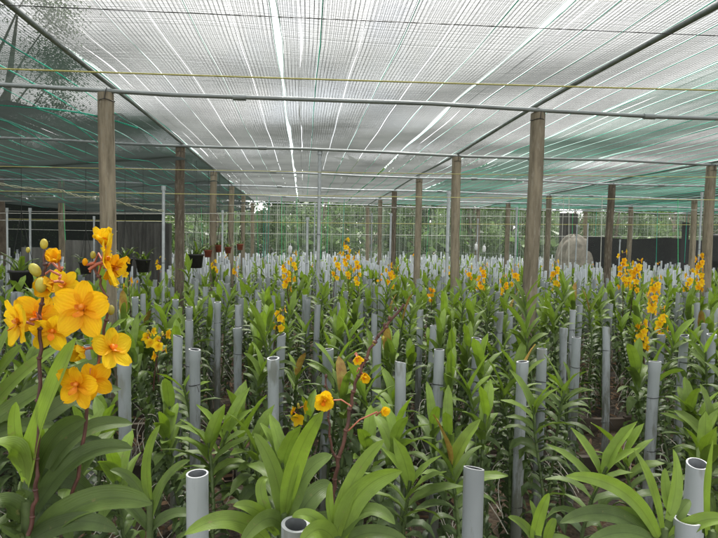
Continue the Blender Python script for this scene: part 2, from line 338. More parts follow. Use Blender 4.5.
for c, x in enumerate(COLX):
    for k, y in enumerate(ROWS):
        if (c, k) in ((0, 0), (3, 0), (4, 0), (5, 0), (5, 1), (5, 2), (4, 1)): continue
        vi = dark_at.get((c, k), random.choice((0, 2, 3, 5)))
        lab = f"{'dark mossy' if vi in (1, 4) else 'weathered brown'} timber post, {ordinal(k)} back in the {COLN[c]}"
        t = thing('timber_post', lab, 'post', (x+random.uniform(-.03, .03), y, 0), 'timber posts holding up the shade net')
        t.rotation_euler = (random.uniform(-.008, .008), random.uniform(-.008, .008), 0)
        obj('shaft', pm[vi], t)
        gg = G(); gg.tube([(.058*math.cos(a), .058*math.sin(a), ZT-.06+.006*math.sin(3*a)) for a in np.linspace(0, 2*PI, 13)], .003, 5)
        gg.tube([(.0, -.060, ZT-.06), (.01, -.05, ZT+.01), (0, .0, ZT+.045)], .003, 5)
        build('tie_wire', gg, 'tie', t)
for k, y in enumerate(ROWS):
    g = G(); g.tube([(x, y-.035, ZT+.015+.012*math.sin(x*1.7+k)) for x in np.linspace(-9, 14, 24)], .0165, 10)
    o = thing('cross_pipe', f'galvanised steel pipe crossing the roof, {ordinal(k)} from the camera', 'pipe', (0, 0, 0), 'steel pipes crossing under the shade net')
    build('tube', g, 'steel' if k < 2 else 'steel_light', o)
    for x in np.arange(-7.8, 13.5, 3.37):
        g = G(); g.tube([(x+.55-.05, y-.035, ZT+.015+.012*math.sin((x+.5)*1.7+k)), (x+.55+.05, y-.035, ZT+.015+.012*math.sin((x+.6)*1.7+k))], .0235, 10)
        build('coupling', g, 'steel', o)
for c, x in enumerate(COLX):
    g = G(); g.tube([(x+.01*math.sin(y), y, ZT+.055+.01*math.sin(y*1.3+c)) for y in np.linspace(-3, 17, 30)], .017, 10)
    tag(build('long_pipe', g, 'steel'), f'steel pipe running away along the post tops, {COLN[c]}', 'pipe', 'steel pipes running along the post lines')

# ------------------------------------------------------------------ shade net sheets
def prisms(A, B, r):
    """three-sided threads from A to B, radius r"""
    d = B-A; d /= np.linalg.norm(d, axis=1)[:, None]
    up = np.array((0, 0, 1.)); s = np.cross(d, up); s /= np.linalg.norm(s, axis=1)[:, None]
    u = np.cross(s, d); n = len(A); V = np.zeros((n, 6, 3))
    for i, a in enumerate((PI/2, PI/2+2*PI/3, PI/2+4*PI/3)):
        o = r*(math.cos(a)*s+math.sin(a)*u); V[:, i] = A+o; V[:, i+3] = B+o
    base = np.arange(n)[:, None]*6
    F = np.concatenate([base+np.array(q) for q in ([0, 1, 4, 3], [1, 2, 5, 4], [2, 0, 3, 5])], 0)
    return V.reshape(-1, 3), F
def ribbons(A, B, w, tilt):
    """flat tapes from A to B, w wide, leaning by tilt about their own length"""
    o = np.array((0, math.cos(tilt), math.sin(tilt)))*w/2; n = len(A)
    return np.stack([A-o, B-o, B+o, A+o], 1).reshape(-1, 3), np.arange(4*n).reshape(n, 4)
Y0, Y1 = -2.5, 16.6
def net_z(x, y, drop, ph):
    ky = (y-ROWS[0])/2.39
    sag = np.sin(PI*ky)**2
    return ZT+.085-drop-.016*sag*(1+.5*np.sin(y*.7+x*.5))+.010*np.sin(x*2.3+y*.8)+.004*np.sin(y*3.3+x*4)
def net_sheet(name, x0, x1, drop, pitch, rad, mat_, strips, gap, cordmat, ph, label, y0=Y0, y1=Y1, tilt=0, cord_r=.0028):
    t = thing(name, label, 'shade net', ((x0+x1)/2, 0, 0), 'sheets of shade netting over the orchids')
    cx = (x0+x1)/2; g = G()
    ys = np.arange(y0, y1, pitch); ys = ys+rng.normal(0, pitch*.05, len(ys))
    def edge(y): return .012*np.sin(y*1.9+ph)+.006*np.sin(y*5.1+ph*2)
    def zz(x, y): return net_z(x, y, drop, ph)+tilt*(x-x0)*1.0
    w = (x1-x0-gap)/strips
    for k in range(strips):
        a = x0+gap/2+k*w+.002; bq = a+w-.0055
        for (p, q) in ((a, (a+bq)/2), ((a+bq)/2, bq)):
            xa = p+edge(ys)*(1 if k in (0,) else .3); xb = q+edge(ys)*.3
            A = np.stack([xa-cx, ys, zz(xa, ys)], -1); B = np.stack([xb-cx, ys+.004, zz(xb, ys)], -1)
            g.add(*ribbons(A, B, rad, -.15))
    # knitted chains running lengthwise
    yl = np.linspace(y0, y1, 60)
    for x in np.arange(x0+gap/2+.01, x1-gap/2, .0225):
        px = x+edge(yl)*.3; P = np.stack([px-cx, yl, zz(px, yl)+.001], -1)
        g.add(*prisms(P[:-1], P[1:], .0013))
    for x in np.arange(x0+gap/2+.01, x1-gap/2, .0247):        # the knit's second face, drawn slightly askew
        px = x+edge(yl)*.3+.010*np.sin(yl*1.1+ph*3); P = np.stack([px-cx, yl, zz(px, yl)+.006], -1)
        g.add(*prisms(P[:-1], P[1:], .0011))
    build('mesh_cloth', g, mat_, t, smooth=False)
    for k in range(strips+1):
        if k == 0 or k == strips or (k+int(ph*3)) % 2 == 0 or cordmat == 'teal':
            x = x0+gap/2+k*w; x = x if k < strips else x-.004
            px = x+edge(yl)*(1 if k in (0,) else .3)
            P = np.stack([px-cx, yl, zz(px, yl)-.004], -1)
            h = G(); h.tube(P, cord_r, 4, caps=False); build('selvedge_cord', h, 'teal' if (cordmat == 'teal' or (k % 2 == 1)) else cordmat, t)
    return t
SEAMS = [-1.475, -.17, 1.24, 2.58, 3.93, 5.28, 6.6, 7.95, 9.3, 10.7, 12.1, 13.5]
SN = ['pale striped shade net sheet just right of the left steel beam', 'bright shade net sheet over the middle aisle, right of the wide white seam', 'shade net sheet that the right steel beam crosses under',
      'shade net sheet right of the right steel beam', 'grey green shade net sheet outside the second bright seam on the right', 'shade net sheet over the second right post line', 'green shade net sheet beyond the second right post line',
      'shade net sheet reaching the third right post line', 'dark green shade net sheet over the third right post line', 'shade net sheet beyond the third right post line', 'outermost shade net sheet at the right edge of the roof']
for i in range(len(SEAMS)-1):
    teal = 'paletape' if i in (0, 1) else 'teal'
    net_sheet('shade_net', SEAMS[i], SEAMS[i+1], 0, .0082, .0045, ('net', 'net', 'net', 'netgreen', 'net', 'netgreen', 'netgreen', 'netdark', 'netgreen', 'netdark', 'netdark')[i], 6, (.02, .028, .022, .02, .02, .02, .02, .02, .02, .02, .02)[i], teal, i*1.7, SN[i])
# left side: darker nets hung lower
LX = [-8.6, -7.25, -5.9, -4.5, -3.0, -1.46]
LN = ['darkest shade net sheet at the far left edge', 'dark shade net sheet second from the left edge', 'dark green shade net sheet over the far-left posts', 'dark shade net sheet with bright teal cords on the left', 'dark green shade net sheet hanging just left of the left steel beam']
for i in range(5):
    net_sheet('shade_net', LX[i], LX[i+1], .0, .0085, .0045, 'netdark', 5, .012, 'teal', 4+i*1.3, LN[i], cord_r=.0045)
# a second layer of net bunched up and drooping on the left, from the second bay onwards
g = G(); ys = np.arange(2.3, 15.5, .019)
for xa, xb in [(-7.8+.4*i, -7.8+.4*(i+1)) for i in range(16)]:
    def z2(x): return 2.50-.24*np.sin(PI*np.clip((x+7.8)/6.4, 0, 1))-.10*np.sin(PI*(ys-4.45)/2.39)**2
    ok = ys > max(2.3, 4.7-2.1*(-1.47-(xa+xb)/2))
    A = np.stack([np.full_like(ys, xa), ys, z2(xa)], -1)[ok]; B = np.stack([np.full_like(ys, xb), ys+.003, z2(xb)], -1)[ok]
    g.add(*prisms(A, B, .0018))
t = thing('drooping_net', 'second dark layer of shade net drooping under the roof on the left', 'shade net')
g2 = G()
for yy in (4.7,):
    xs = np.linspace(-3.0, -1.4, 30); yv = [max(2.3, 4.7-2.1*(-1.47-x)) for x in xs]; g2.tube([(x, yy, 2.50-.24*math.sin(PI*(x+7.8)/6.4)-.10*math.sin(PI*(yy-4.45)/2.39)**2) for x, yy in zip(xs, yv)], .006, 6)
build('mesh_cloth', g, 'netdark', t, smooth=False); build('selvedge_cord', g2, 'teal', t)
for x in (-6.6, -5.7, -4.9, -4.1, -3.4, -2.8, -2.2, -1.8):
    yy_ = np.linspace(max(2.4, 4.7-2.1*(-1.47-x)), 15.4, 40); h = G()
    h.tube([(x+.02*math.sin(q), q, 2.495-.24*math.sin(PI*(x+7.8)/6.4)-.10*math.sin(PI*(q-4.45)/2.39)**2) for q in yy_], .004, 4, caps=False); build('selvedge_cord', h, 'teal', t)

# ------------------------------------------------------------------ cords and wires
def cord(name, label, cat, p0, p1, sag, r, mt, group, n=20, x0=None):
    p0, p1 = Vector(p0), Vector(p1); g = G()
    g.tube([p0.lerp(p1, u)+Vector((0, 0, -sag*4*u*(1-u))) for u in np.linspace(0, 1, n)], r, 6)
    return tag(build(name, g, mt), label, cat, group)
def span(px, py, qx, qy, Y, ext=2.5):
    a, b_ = at_y(px, py, Y), at_y(qx, qy, Y); d = (b_-a).normalized(); return a-d*ext, b_+d*ext
GC = 'cords and wires strung across the shade house'
def strung(lab, l, Y, r, mt, sag=.02, ext=2.0):
    a, b_ = span(*l, Y, ext); cord('strung_cord', lab, 'cord', a, b_, sag, r, mt, GC)
strung('yellow cord strung nearest the camera, high under the net', (0, 66, 718, 88), 3.1, .0045, 'yellowcord')
strung('thin yellow cord crossing between the first and second steel cross pipes', (0, 165, 718, 176), 5.0, .0035, 'yellowcord')
strung('thin yellow cord passing the post tops below the third cross pipe', (0, 190, 718, 199), 6.2, .0035, 'yellowcord')
strung('pale wire crossing at the fourth row of posts', (0, 200, 718, 209), 10.5, .005, 'palecord', .05)
strung('pale wire crossing just under the net end', (0, 210, 718, 216), 13.0, .006, 'palecord', .06)
strung('yellowish cord crossing before the back netting, upper one', (0, 218, 718, 224), 12.0, .006, 'yellowcord', .05)
strung('pale wire crossing before the back netting, lower one', (0, 228, 718, 236), 14.5, .006, 'palecord', .07)
strung('thin white wire in front of the dark left wall', (-60, 219, 260, 221), 9.0, .004, 'palecord', .02, .2)
strung('second thin white wire in front of the dark left wall', (-60, 212, 240, 213), 8.4, .004, 'palecord', .02, .2)
strung('dark transverse wire high over the net panels', (0, 5, 718, 36), 2.7, .002, 'tie', .0)
# braided rope on the left
g = G(); a = at_y(-30, 176, 4.9); m1 = at_y(60, 190, 4.9); m2 = at_y(104, 196, 4.9); e_ = at_y(165, 211, 5.6)
ctrl = [a, m1, m2, e_]; pts = []
for i in range(3):
    for u in np.linspace(0, 1, 40, endpoint=False): pts.append(ctrl[i].lerp(ctrl[i+1], u)+Vector((0, 0, -.03*math.sin(PI*u))))
for ph in (0, PI):
    g.tube([p+Vector((0, .007*math.cos(i*.55+ph), .007*math.sin(i*.55+ph))) for i, p in enumerate(pts)], .0042, 6)
tag(build('braided_rope', g, 'rope'), 'pale braided rope sagging across the dark left side', 'rope')
# cords hanging straight down at the back
random.seed(3)
for i in range(34):
    x = random.uniform(-5, 11.5); y = random.choice((11.2, 13.9, 15.9)); z0 = random.uniform(.9, 1.3)
    mt = random.choice(('greencord', 'palecord', 'palecord', 'greencord', 'teal'))
    cord('twine', {'greencord': 'thin green cord hanging straight down before the back trees', 'palecord': 'thin pale cord hanging straight down before the back trees', 'teal': 'thin teal cord hanging straight down before the back trees'}[mt],
         'cord', (x, y, ZT), (x+random.uniform(-.08, .08), y, z0), 0, .006, mt, 'cords hanging at the back of the shade house', 4)

# ------------------------------------------------------------------ thin poles
def pole(px, py, Y, r, label, z=None):
    p = at_y(px, py, Y)
    t = thing('thin_pole', label, 'pole', (p.x, p.y, 0), 'thin steel poles among the orchids')
    h = G(); h.tube([(0, 0, -.05), (0, 0, p.z*.5), (0, 0, p.z)], r, 8); build('shaft', h, 'steel_light', t)
    h = G(); h.tube([(0, 0, p.z-.035), (0, 0, p.z+.012)], r*1.45, 8); build('cap', h, 'steel_light', t)
    h = G(); h.tube([(r*1.1*math.cos(a_), r*1.1*math.sin(a_), p.z*.62) for a_ in np.linspace(0, 2*PI, 9)], .003, 4); build('tie', h, 'tie', t)
pole(320, 152, 6.84, .021, 'tallest thin steel pole, standing in the centre up to the second cross pipe')
pole(163.5, 187, 6.0, .016, 'thin steel pole standing between the first two posts on the left')
pole(222.5, 211, 8.5, .014, 'thin steel pole just right of the third left post')
pole(307.5, 218, 9.0, .02, 'short thick steel pole left of the centre pole')
pole(315, 205, 12.0, .016, 'thin steel pole close behind the centre pole')
pole(449, 192, 8.0, .026, 'thin bluish pole touching the second right post')
pole(391, 214, 9.6, .018, 'thin steel pole just left of the paired posts right of centre')
pole(517, 208, 9.5, .02, 'thin steel pole left of the nearest right post')
pole(30, 209, 7.0, .013, 'thin steel pole at the far left before the dark wall')
pole(7, 209, 6.5, .010, 'thin pole at the left edge before the dark wall')
pole(577, 225, 11.5, .014, 'thin pole in front of the beige heap')
pole(588, 224, 11.8, .014, 'thin pole at the left end of the black cloth wall')
pole(620, 240, 10.5, .012, 'thin pole in front of the black cloth wall')
pole(702, 193, 8.8, .016, 'thin bluish pole beside the rightmost post')
pole(420, 222, 13, .014, 'short thin pole behind the paired posts right of centre')
pole(372, 214, 13, .014, 'short thin pole far back, right of the centre pole')
pole(478, 219, 12.5, .014, 'short thin pole far back, right of the second right post')
pole(94, 217, 8.0, .012, 'thin pole half hidden left of the nearest left post')

# ------------------------------------------------------------------ pvc pipe stakes
def pipe_meshes():
    res = []
    for s in range(6):
        random.seed(50+s); h = G(); r = .0245; H = 1.0; n = 24
        bend = random.uniform(-.006, .006); nz = 7
        a = np.arange(n+1)*2*PI/n; P = []
        for z in ([-.05, .3, .6, .8, H-.055, H-.05, H] if s in (1, 4) else np.linspace(-.05, H, nz)):
            r2 = r*1.12 if (s in (1, 4) and z > H-.052) else r
            P.append(np.stack([r2*np.cos(a)+bend*math.sin(PI*z), r2*np.sin(a), np.full(n+1, z)], -1))
        P.append(np.stack([.0205*np.cos(a), .0205*np.sin(a), np.full(n+1, H)], -1))
        for q in (nz-1, nz): P[q][:, 2] += .003*np.cos(a+s)*(s % 3)
        h.quadstrip_grid(np.array(P[:nz]), 0)
        h.quadstrip_grid(np.array([P[nz-1], P[nz]]), 2)
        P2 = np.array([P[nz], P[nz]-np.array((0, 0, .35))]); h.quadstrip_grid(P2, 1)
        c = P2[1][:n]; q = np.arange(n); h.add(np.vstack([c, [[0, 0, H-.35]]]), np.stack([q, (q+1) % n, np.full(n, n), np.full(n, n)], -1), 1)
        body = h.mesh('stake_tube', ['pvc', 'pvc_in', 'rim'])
        res.append(body)
    return res
h = G(); h.tube([(.0262*math.cos(t), .0262*math.sin(t), .004*math.sin(t+1)) for t in np.linspace(0, 2*PI, 13)]+[(.034, -.006, .006), (.045, -.01, .01), (.06, -.005, -.02)], .0019, 4)
TIE = h.mesh('tie', ['tie'])
PM = pipe_meshes()
GP = 'grey plastic pipe stakes of the orchid beds'
def pipe(x, y, h, label, detailed=True, lean=.02):
    b_ = random.choice(PM)
    t = thing('pipe_stake', label, 'pipe stake', (x, y, 0), GP)
    t.rotation_euler = (random.uniform(-lean, lean), random.uniform(-lean, lean), random.uniform(0, 2*PI)); t.scale = (1, 1, h)
    obj('tube', b_, t)
    if detailed:
        for z in random.sample([.35, .48, .6, .72, .84], 2):
            o = obj('tie', TIE, t, (0, 0, z)); o.rotation_euler.z = random.uniform(0, 6)
    return t
near = [  # pixel of the top, height, label
 (202, 471, 1.02, 'large open grey pipe stub at the bottom, left of the centre leaves'),
 (470, 468, 1.02, 'large open grey pipe stub at the bottom, right of the centre leaves'),
 (694, 465, 1.02, 'open grey pipe stub behind the bright leaves at the bottom right corner'),
 (691, 517, 1.02, 'lowest open pipe mouth at the bottom right corner'),
 (298, 524, 1.02, 'round open pipe mouth at the bottom edge among the centre leaves'),
 (129, 361, 1.05, 'grey pipe stake rising just right of the big orange flowers'),
 (275, 358, 1.03, 'grey pipe stake behind the bright centre leaves, left of the yellow bloom'),
 (438, 350, 1.05, 'tall clean grey pipe stake right of centre with two black ties'),
 (522, 361, 1.03, 'pale grey pipe stake wrapped with thin white roots, right of centre'),
 (542, 349, 1.04, 'grey pipe stake just right of the root wrapped stake'),
 (575, 337, 1.04, 'grey pipe stake standing before the bare ground patch on the right'),
 (654, 362, 1.03, 'grey pipe stake left of the leafy column at the right edge'),
 (196, 349, 1.04, 'grey pipe stake beside a tall leafy orchid left of centre'),
 (175, 336, 1.04, 'thin grey pipe stake behind the small orange flower cluster on the left'),
 (402, 362, 1.02, 'grey pipe stake half hidden by leaves right of the dark flower stalk'),
 (326, 349, 1.03, 'grey pipe stake just left of the dark flower stalk'),
 (476, 338, 1.03, 'grey pipe stake between the tall right pipe and the central one'),
 (379, 337, 1.03, 'grey pipe stake just behind the tip of the dark flower stalk'),
 (211, 298, 1.05, 'mid-distance pipe stake left of centre, taller than its neighbours'),
 (190, 307, 1.04, 'mid-distance pipe stake above the small orange flower cluster'),
 (136, 297, 1.05, 'mid-distance pipe stake right behind the big orange flowers'),
 (240, 305, 1.04, 'mid-distance pipe stake just left of a leafy orchid row, left of centre'),
 (257, 290, 1.05, 'slim mid-distance pipe stake left of the centre pole'),
 (280, 334, 1.02, 'pipe stake close behind the clean stake left of the yellow bloom'),
 (342, 303, 1.04, 'mid-distance pipe stake right of the centre pole'),
 (316, 305, 1.04, 'mid-distance pipe stake touching the centre pole foot'),
 (420, 310, 1.03, 'mid-distance pipe stake above the dark flower stalk tip'),
 (500, 312, 1.03, 'mid-distance pipe stake left of the nearest right post'),
 (573, 310, 1.03, 'mid-distance pipe stake right of the nearest right post'),
 (636, 298, 1.05, 'mid-distance pipe stake beside the big yellow cluster on the right'),
 (645, 311, 1.04, 'pipe stake behind the low yellow cluster on the right'),
 (683, 335, 1.03, 'pipe stake behind the leafy column at the right edge'),
 (707, 310, 1.04, 'pipe stake at the right edge of the bed'),
 (470, 302, 1.04, 'mid-distance pipe stake below the second right post'),
 (60, 330, 1.03, 'pipe stake mostly hidden behind the left flowers'),
 (362, 300, 1.04, 'mid-distance pipe stake right of the centre pole, second one'),
 (90, 345, 1.02, 'pipe stake behind the lower left flowers'),
]
random.seed(11)
spots = []
for px, py, h, lab in near:
    p = at_z(px, py, h); pipe(p.x, p.y, h, lab, lean=.014); spots.append((p.x, p.y))
def inview(x, y, z, m=40):
    q = proj((x, y, z)); return q is not None and -m < q[0] < 718+m
PATHS = [(3.62, 4.3), (8.3, 8.8), (12.6, 13.1)]
def on_path(y): return any(a < y < b_ for a, b_ in PATHS)
cand = []
y = 3.1
while y < 21:
    sx = .40 if y < 9 else .34
    for x in np.arange(-9.5, 16.5, sx):
        X_ = x+random.uniform(-.11, .11); Y_ = y+random.uniform(-.10, .10)
        if on_path(Y_) or not inview(X_, Y_, 1, 60+90/Y_): continue
        if any((X_-a)**2+(Y_-b_)**2 < .05 for a, b_ in spots): continue
        cand.append((X_, Y_))
    y += .46 if y < 9 else .42
cand.sort(key=lambda p: p[1])
NIND = 300-len(near)
for i, (x, y) in enumerate(cand[:NIND]):
    h = 1.03+random.gauss(0, .03)
    side = 'left' if x < -1.47 else ('centre' if x < 1.91 else 'right')
    dist = 'mid-distance rows' if y < 5.4 else 'crowded rows further back'
    pipe(x, y, h, {'left': f'grey pipe stake left of the left post line, {dist}', 'centre': f'grey pipe stake between the main post lines, {dist}', 'right': f'grey pipe stake right of the right post line, {dist}'}[side], detailed=(y < 6), lean=.03)
g = G(); a = np.arange(7)*2*PI/6
ring = np.stack([np.cos(a), np.sin(a), np.zeros(7)], -1)
for x, y in cand[NIND:]:
    h = 1.10+random.gauss(0, .05)+.006*(y-8); lx, ly = random.gauss(0, .02), random.gauss(0, .02)
    P = np.array([ring*.024+(x, y, 0), ring*.024+(x+lx, y+ly, h), ring*.019+(x+lx, y+ly, h), ring*.019+(x+lx*.8, y+ly*.8, h-.12)]); g.quadstrip_grid(P)
tag(build('distant_pipe_stakes', g, 'pvc'), 'dense pale grey band of countless pipe stakes in the far beds', 'pipe stakes', kind='stuff')

# ------------------------------------------------------------------ orchids
def blade(g, P0, P1, P2, w, face, mi=0, tint=.5, n=7, fold=.22, twist=0, asym=0):
    """one strap leaf along a bezier; FACE is roughly the way its upper side looks"""
    P0, P1, P2 = [np.array(tuple(p), float) for p in (P0, P1, P2)]; t = np.linspace(0, 1, n)
    C = ((1-t)**2)[:, None]*P0+(2*t*(1-t))[:, None]*P1+(t**2)[:, None]*P2
    T = np.gradient(C, axis=0); T /= np.linalg.norm(T, axis=1)[:, None]+1e-9
    F = np.array(tuple(face), float); s = np.cross(T, F); s /= np.linalg.norm(s, axis=1)[:, None]+1e-9
    u = np.cross(s, T)
    if twist:
        c_, s_ = np.cos(twist*t)[:, None], np.sin(twist*t)[:, None]; s, u = s*c_+u*s_, u*c_-s*s_
    prof = np.minimum(1, .5+t*2.2)*np.sqrt(np.clip(1-t**4.5, 0, 1))*(1-.18*t)
    prof[-1] = .06
    hw = (w/2*prof)[:, None]
    wob = (np.sin(t*9+P0[0]*50)*.04*w)[:, None]
    rows = np.stack([C-s*hw+u*hw*fold*2*.6+u*wob, C-s*hw*.5+u*hw*fold*.25, C-u*hw*fold*.35, C+s*hw*.5+u*hw*fold*.25, C+s*hw+u*hw*fold*2*.6-u*wob], 1)
    tt = np.clip(tint+.08*(t-.5), 0, 1)[:, None]*np.ones((1, 5))
    g.quadstrip_grid(rows, mi, tt, np.array((-1, -.5, 0, .5, 1.))[None, :])
def orchid_body(seed, H, lod=0):
    rs = random.Random(seed); gs, gf, gr = G(), G(), G()
    n = {0: 7, 1: 5, 2: 4}[lod]
    ph = rs.uniform(0, PI); lx, ly = rs.gauss(0, .05), rs.gauss(0, .05)
    def sp(z): u = z/H; return np.array((lx*u*u+.01*math.sin(z*9+seed), ly*u*u+.01*math.cos(z*8), z))
    gs.tube([sp(z) for z in np.linspace(-.03, H, 9 if lod < 2 else 4)], np.linspace(.008, .006, 9 if lod < 2 else 4), 6 if lod < 2 else 3)
    z = rs.uniform(.06, .22)*H; k = 0; step = .0205 if lod < 2 else .036
    side = 0
    while z < H:
        u = z/H; side = 1-side
        az = ph+side*PI+rs.gauss(0, .17)+u*.3
        L_ = rs.uniform(.12, .175)*(1.05 if u < .85 else .95)*(.75+.45*min(1, (u+.15)))
        young = max(0, (u-.74)/.26)
        el = .5+.8*young**1.2+rs.gauss(0, .12)            # new leaves stand up, old ones arch over
        droop = (1.3-1.15*young)*rs.uniform(.75, 1.25)
        d = np.array((math.cos(az), math.sin(az), 0)); b0 = sp(z)
        p1 = b0+d*L_*.46*math.cos(el)+np.array((0, 0, L_*.5*math.sin(el)+.02))
        e2 = el-droop*1.5; p2 = p1+d*L_*.55*math.cos(e2)+np.array((0, 0, L_*.55*math.sin(e2)))
        if rs.random() < .06: z += step; continue
        ti = np.clip(.10+.16*u*u+.66*young**1.3+rs.gauss(0, .08), 0, 1)
        blade(gf, b0, p1, p2, rs.uniform(.033, .046)*(1+.3*young)*(1 if lod < 2 else 1.25), (d[0]*-.3+rs.gauss(0, .2), d[1]*-.3+rs.gauss(0, .2), 1), (1 if rs.random() < .007 and lod < 2 else 0), ti, n, twist=rs.gauss(0, .35))
        z += step*rs.uniform(.8, 1.3)
    if lod < 2:
        for _ in range(rs.randint(3, 7)):
            z = rs.uniform(.1, .65)*H; az = rs.uniform(0, 2*PI); b0 = sp(z); l = rs.uniform(.1, .3); pts = []
            for u in np.linspace(0, 1, 6): pts.append(b0+np.array((math.cos(az+u*1.2)*l*u*.6, math.sin(az+u*1.2)*l*u*.6, .04*u-l*u*u)))
            gr.tube(pts, .0022, 4)
    return gs, gf, gr, sp(H)
def petal(g, c, ax, up, L_, w, mi, cup=.3, n=6, m=5, t0=0.1, t1=1):
    """rounded petal rooted at c pointing along up, facing ax"""
    c = np.array(tuple(c)); ax = np.array(tuple(ax)); up = np.array(tuple(up)); s = np.cross(up, ax)
    u = np.linspace(0, 1, n); v = np.linspace(-1, 1, m)
    prof = np.sin(PI*np.clip(u*.88+.06, 0, 1))**.62*np.where(u < .35, .55+u*1.28, 1); prof[-1] = .28; prof[0] = .22
    U, V = np.meshgrid(u, v, indexing='ij')
    P = c+up*(U*L_)[..., None]+s*(V*(w/2)*prof[:, None])[..., None]+ax*((cup*L_*(U**2*.5-.25*U)+.12*w*V**2*(1-U*.6)+.035*L_*np.sin(V*4+U*6+c[0]*90+up[0]*9)+.05*L_*U**3*np.sin(V*7+up[2]*13)))[..., None]
    g.quadstrip_grid(P, mi, t0+(t1-t0)*U, V)
def flower_mesh(seed, R_=.036, opening=1.0, mats=('petal', 'lip', 'pedicel'), lod=0):
    """faces +Y... local: axis -Y is the front, Z up; pedicel comes in from behind"""
    rs = random.Random(seed); g = G(); fr = Vector((0, -1, 0)); n, m = ((8, 7) if lod == 0 else (4, 3))
    def d(a, lean): return (Vector((math.sin(a)*math.cos(lean), -math.sin(lean), math.cos(a)*math.cos(lean)))).normalized()
    def pt(a, L_, w, lean):
        up = d(a, lean+rs.gauss(0, .08)); ax = (fr-up*fr.dot(up)).normalized(); petal(g, (0, 0, 0), ax, up, L_*rs.uniform(.94, 1.05), w, 0, rs.uniform(.1, .35), n, m)
    ln = .15+(1-opening)*1.0
    pt(rs.gauss(0, .06), R_*1.02, R_*.74, ln)                                   # top sepal
    pt(2.5, R_*1.08, R_*.82, ln); pt(-2.5, R_*1.08, R_*.82, ln)                  # lower sepals
    pt(1.2, R_*1.08, R_*1.0, ln-.1); pt(-1.2, R_*1.08, R_*1.0, ln-.1)            # wide petals
    if lod == 0:
        petal(g, (0, -.003, -.002), Vector((0, -.5, .85)).normalized(), Vector((0, -.85, -.5)).normalized(), R_*.5, R_*.34, 1, .5, 5, 5)
        petal(g, (0.002, -.002, 0), Vector((-.6, -.7, 0)).normalized(), Vector((.6, -.5, .5)).normalized(), R_*.26, R_*.2, 1, .3, 4, 3)
        petal(g, (-.002, -.002, 0), Vector((.6, -.7, 0)).normalized(), Vector((-.6, -.5, .5)).normalized(), R_*.26, R_*.2, 1, .3, 4, 3)
        g.ball((0, -.004, .003), (R_*.11, R_*.14, R_*.12), 1, 8)
    g.tube([(0, .0, 0), (0, .008, -.002), (0, .018, -.008)], .0022, 5, 2)
    return g.mesh('flower', mats)
FL = [flower_mesh(i) for i in range(4)]; FLY = [flower_mesh(20+i, mats=('petal_y', 'lip', 'pedicel')) for i in range(3)]
FS = [flower_mesh(40+i, .030, .9, ('petal' if i % 2 else 'petal_y', 'lip', 'pedicel'), 1) for i in range(5)]
g = G(); g.ball((0, 0, .006), (.006, .006, .009), 0, 8); BUD = g.mesh('bud', ['bud'])
random.seed(21)
VAR = []
for i in range(12):
    H = 1.0; gs, gf, gr, top = orchid_body(100+i, H, 0 if i < 6 else 1)
    VAR.append((gs.mesh('stem', ['stem']), gf.mesh('foliage', ['leaf', 'rust_leaf']), gr.mesh('aerial_roots', ['root']), top))
def put(name, me, parent, loc, facing, roll=0, s=1):
    """place a flower so its front (-Y) looks along FACING"""
    o = obj(name, me, parent); f = Vector(facing).normalized()
    o.rotation_mode = 'QUATERNION'; q = f.to_track_quat('-Y', 'Z')
    o.rotation_quaternion = q @ Vector((0, 1, 0)).rotation_difference(Vector((0, 1, 0))); o.rotation_quaternion = q
    if roll: o.rotation_quaternion = q @ Matrix.Rotation(roll, 3, 'Y').to_quaternion()
    o.location = loc; o.scale = (s, s, s); return o
GO = 'orchid plants tied to the pipe stakes'
def orchid(x, y, h, label, rz=None, vi=None, spike=None, sz=1.0):
    v = VAR[vi if vi is not None else random.randrange(12)]
    t = thing('orchid_plant', label, 'orchid', (x, y, 0), GO); rz = random.uniform(0, 2*PI) if rz is None else rz
    for nm, me in zip(('stem', 'foliage', 'aerial_roots'), v[:3]):
        o = obj(nm, me, t); o.rotation_euler.z = rz; o.scale = (sz, sz, h)
    if spike: add_spike(t, *spike)
    return t
def add_spike(t, dx, z0, z1, nfl, size=1.0, spread=.045):
    """a flower spike leaving the stem at z0 and topping out at z1, with its flowers as sub-parts"""
    g = G(); pts = [Vector((dx*.3*u+dx*.7*u*u, -.02-.02*u, z0+(z1-z0)*u)) for u in np.linspace(0, 1, 7)]
    g.tube(pts, np.linspace(.0042, .0022, 7), 5); sp = build('flower_spike', g, 'stalk', t)
    for i in range(nfl):
        u = 1-.5*(i/max(1, nfl-1))*min(1, nfl/7)
        base = Vector(pts[0]).lerp(pts[-1], u); az = i*2.4+random.uniform(-.4, .4)
        d = Vector((math.cos(az), math.sin(az)-.35, random.uniform(-.1, .25)))
        if u > .97: base.z += .01
        put('flower', random.choice(FS), sp, base+d.normalized()*spread*random.uniform(.5, 1.1)*size, d, random.uniform(-.3, .3), size*random.uniform(.85, 1.15))
    for i in range(2):
        o = obj('bud', BUD, sp); o.location = pts[-1]+Vector((random.uniform(-.01, .01), 0, .01*i)); o.scale = (size,)*3

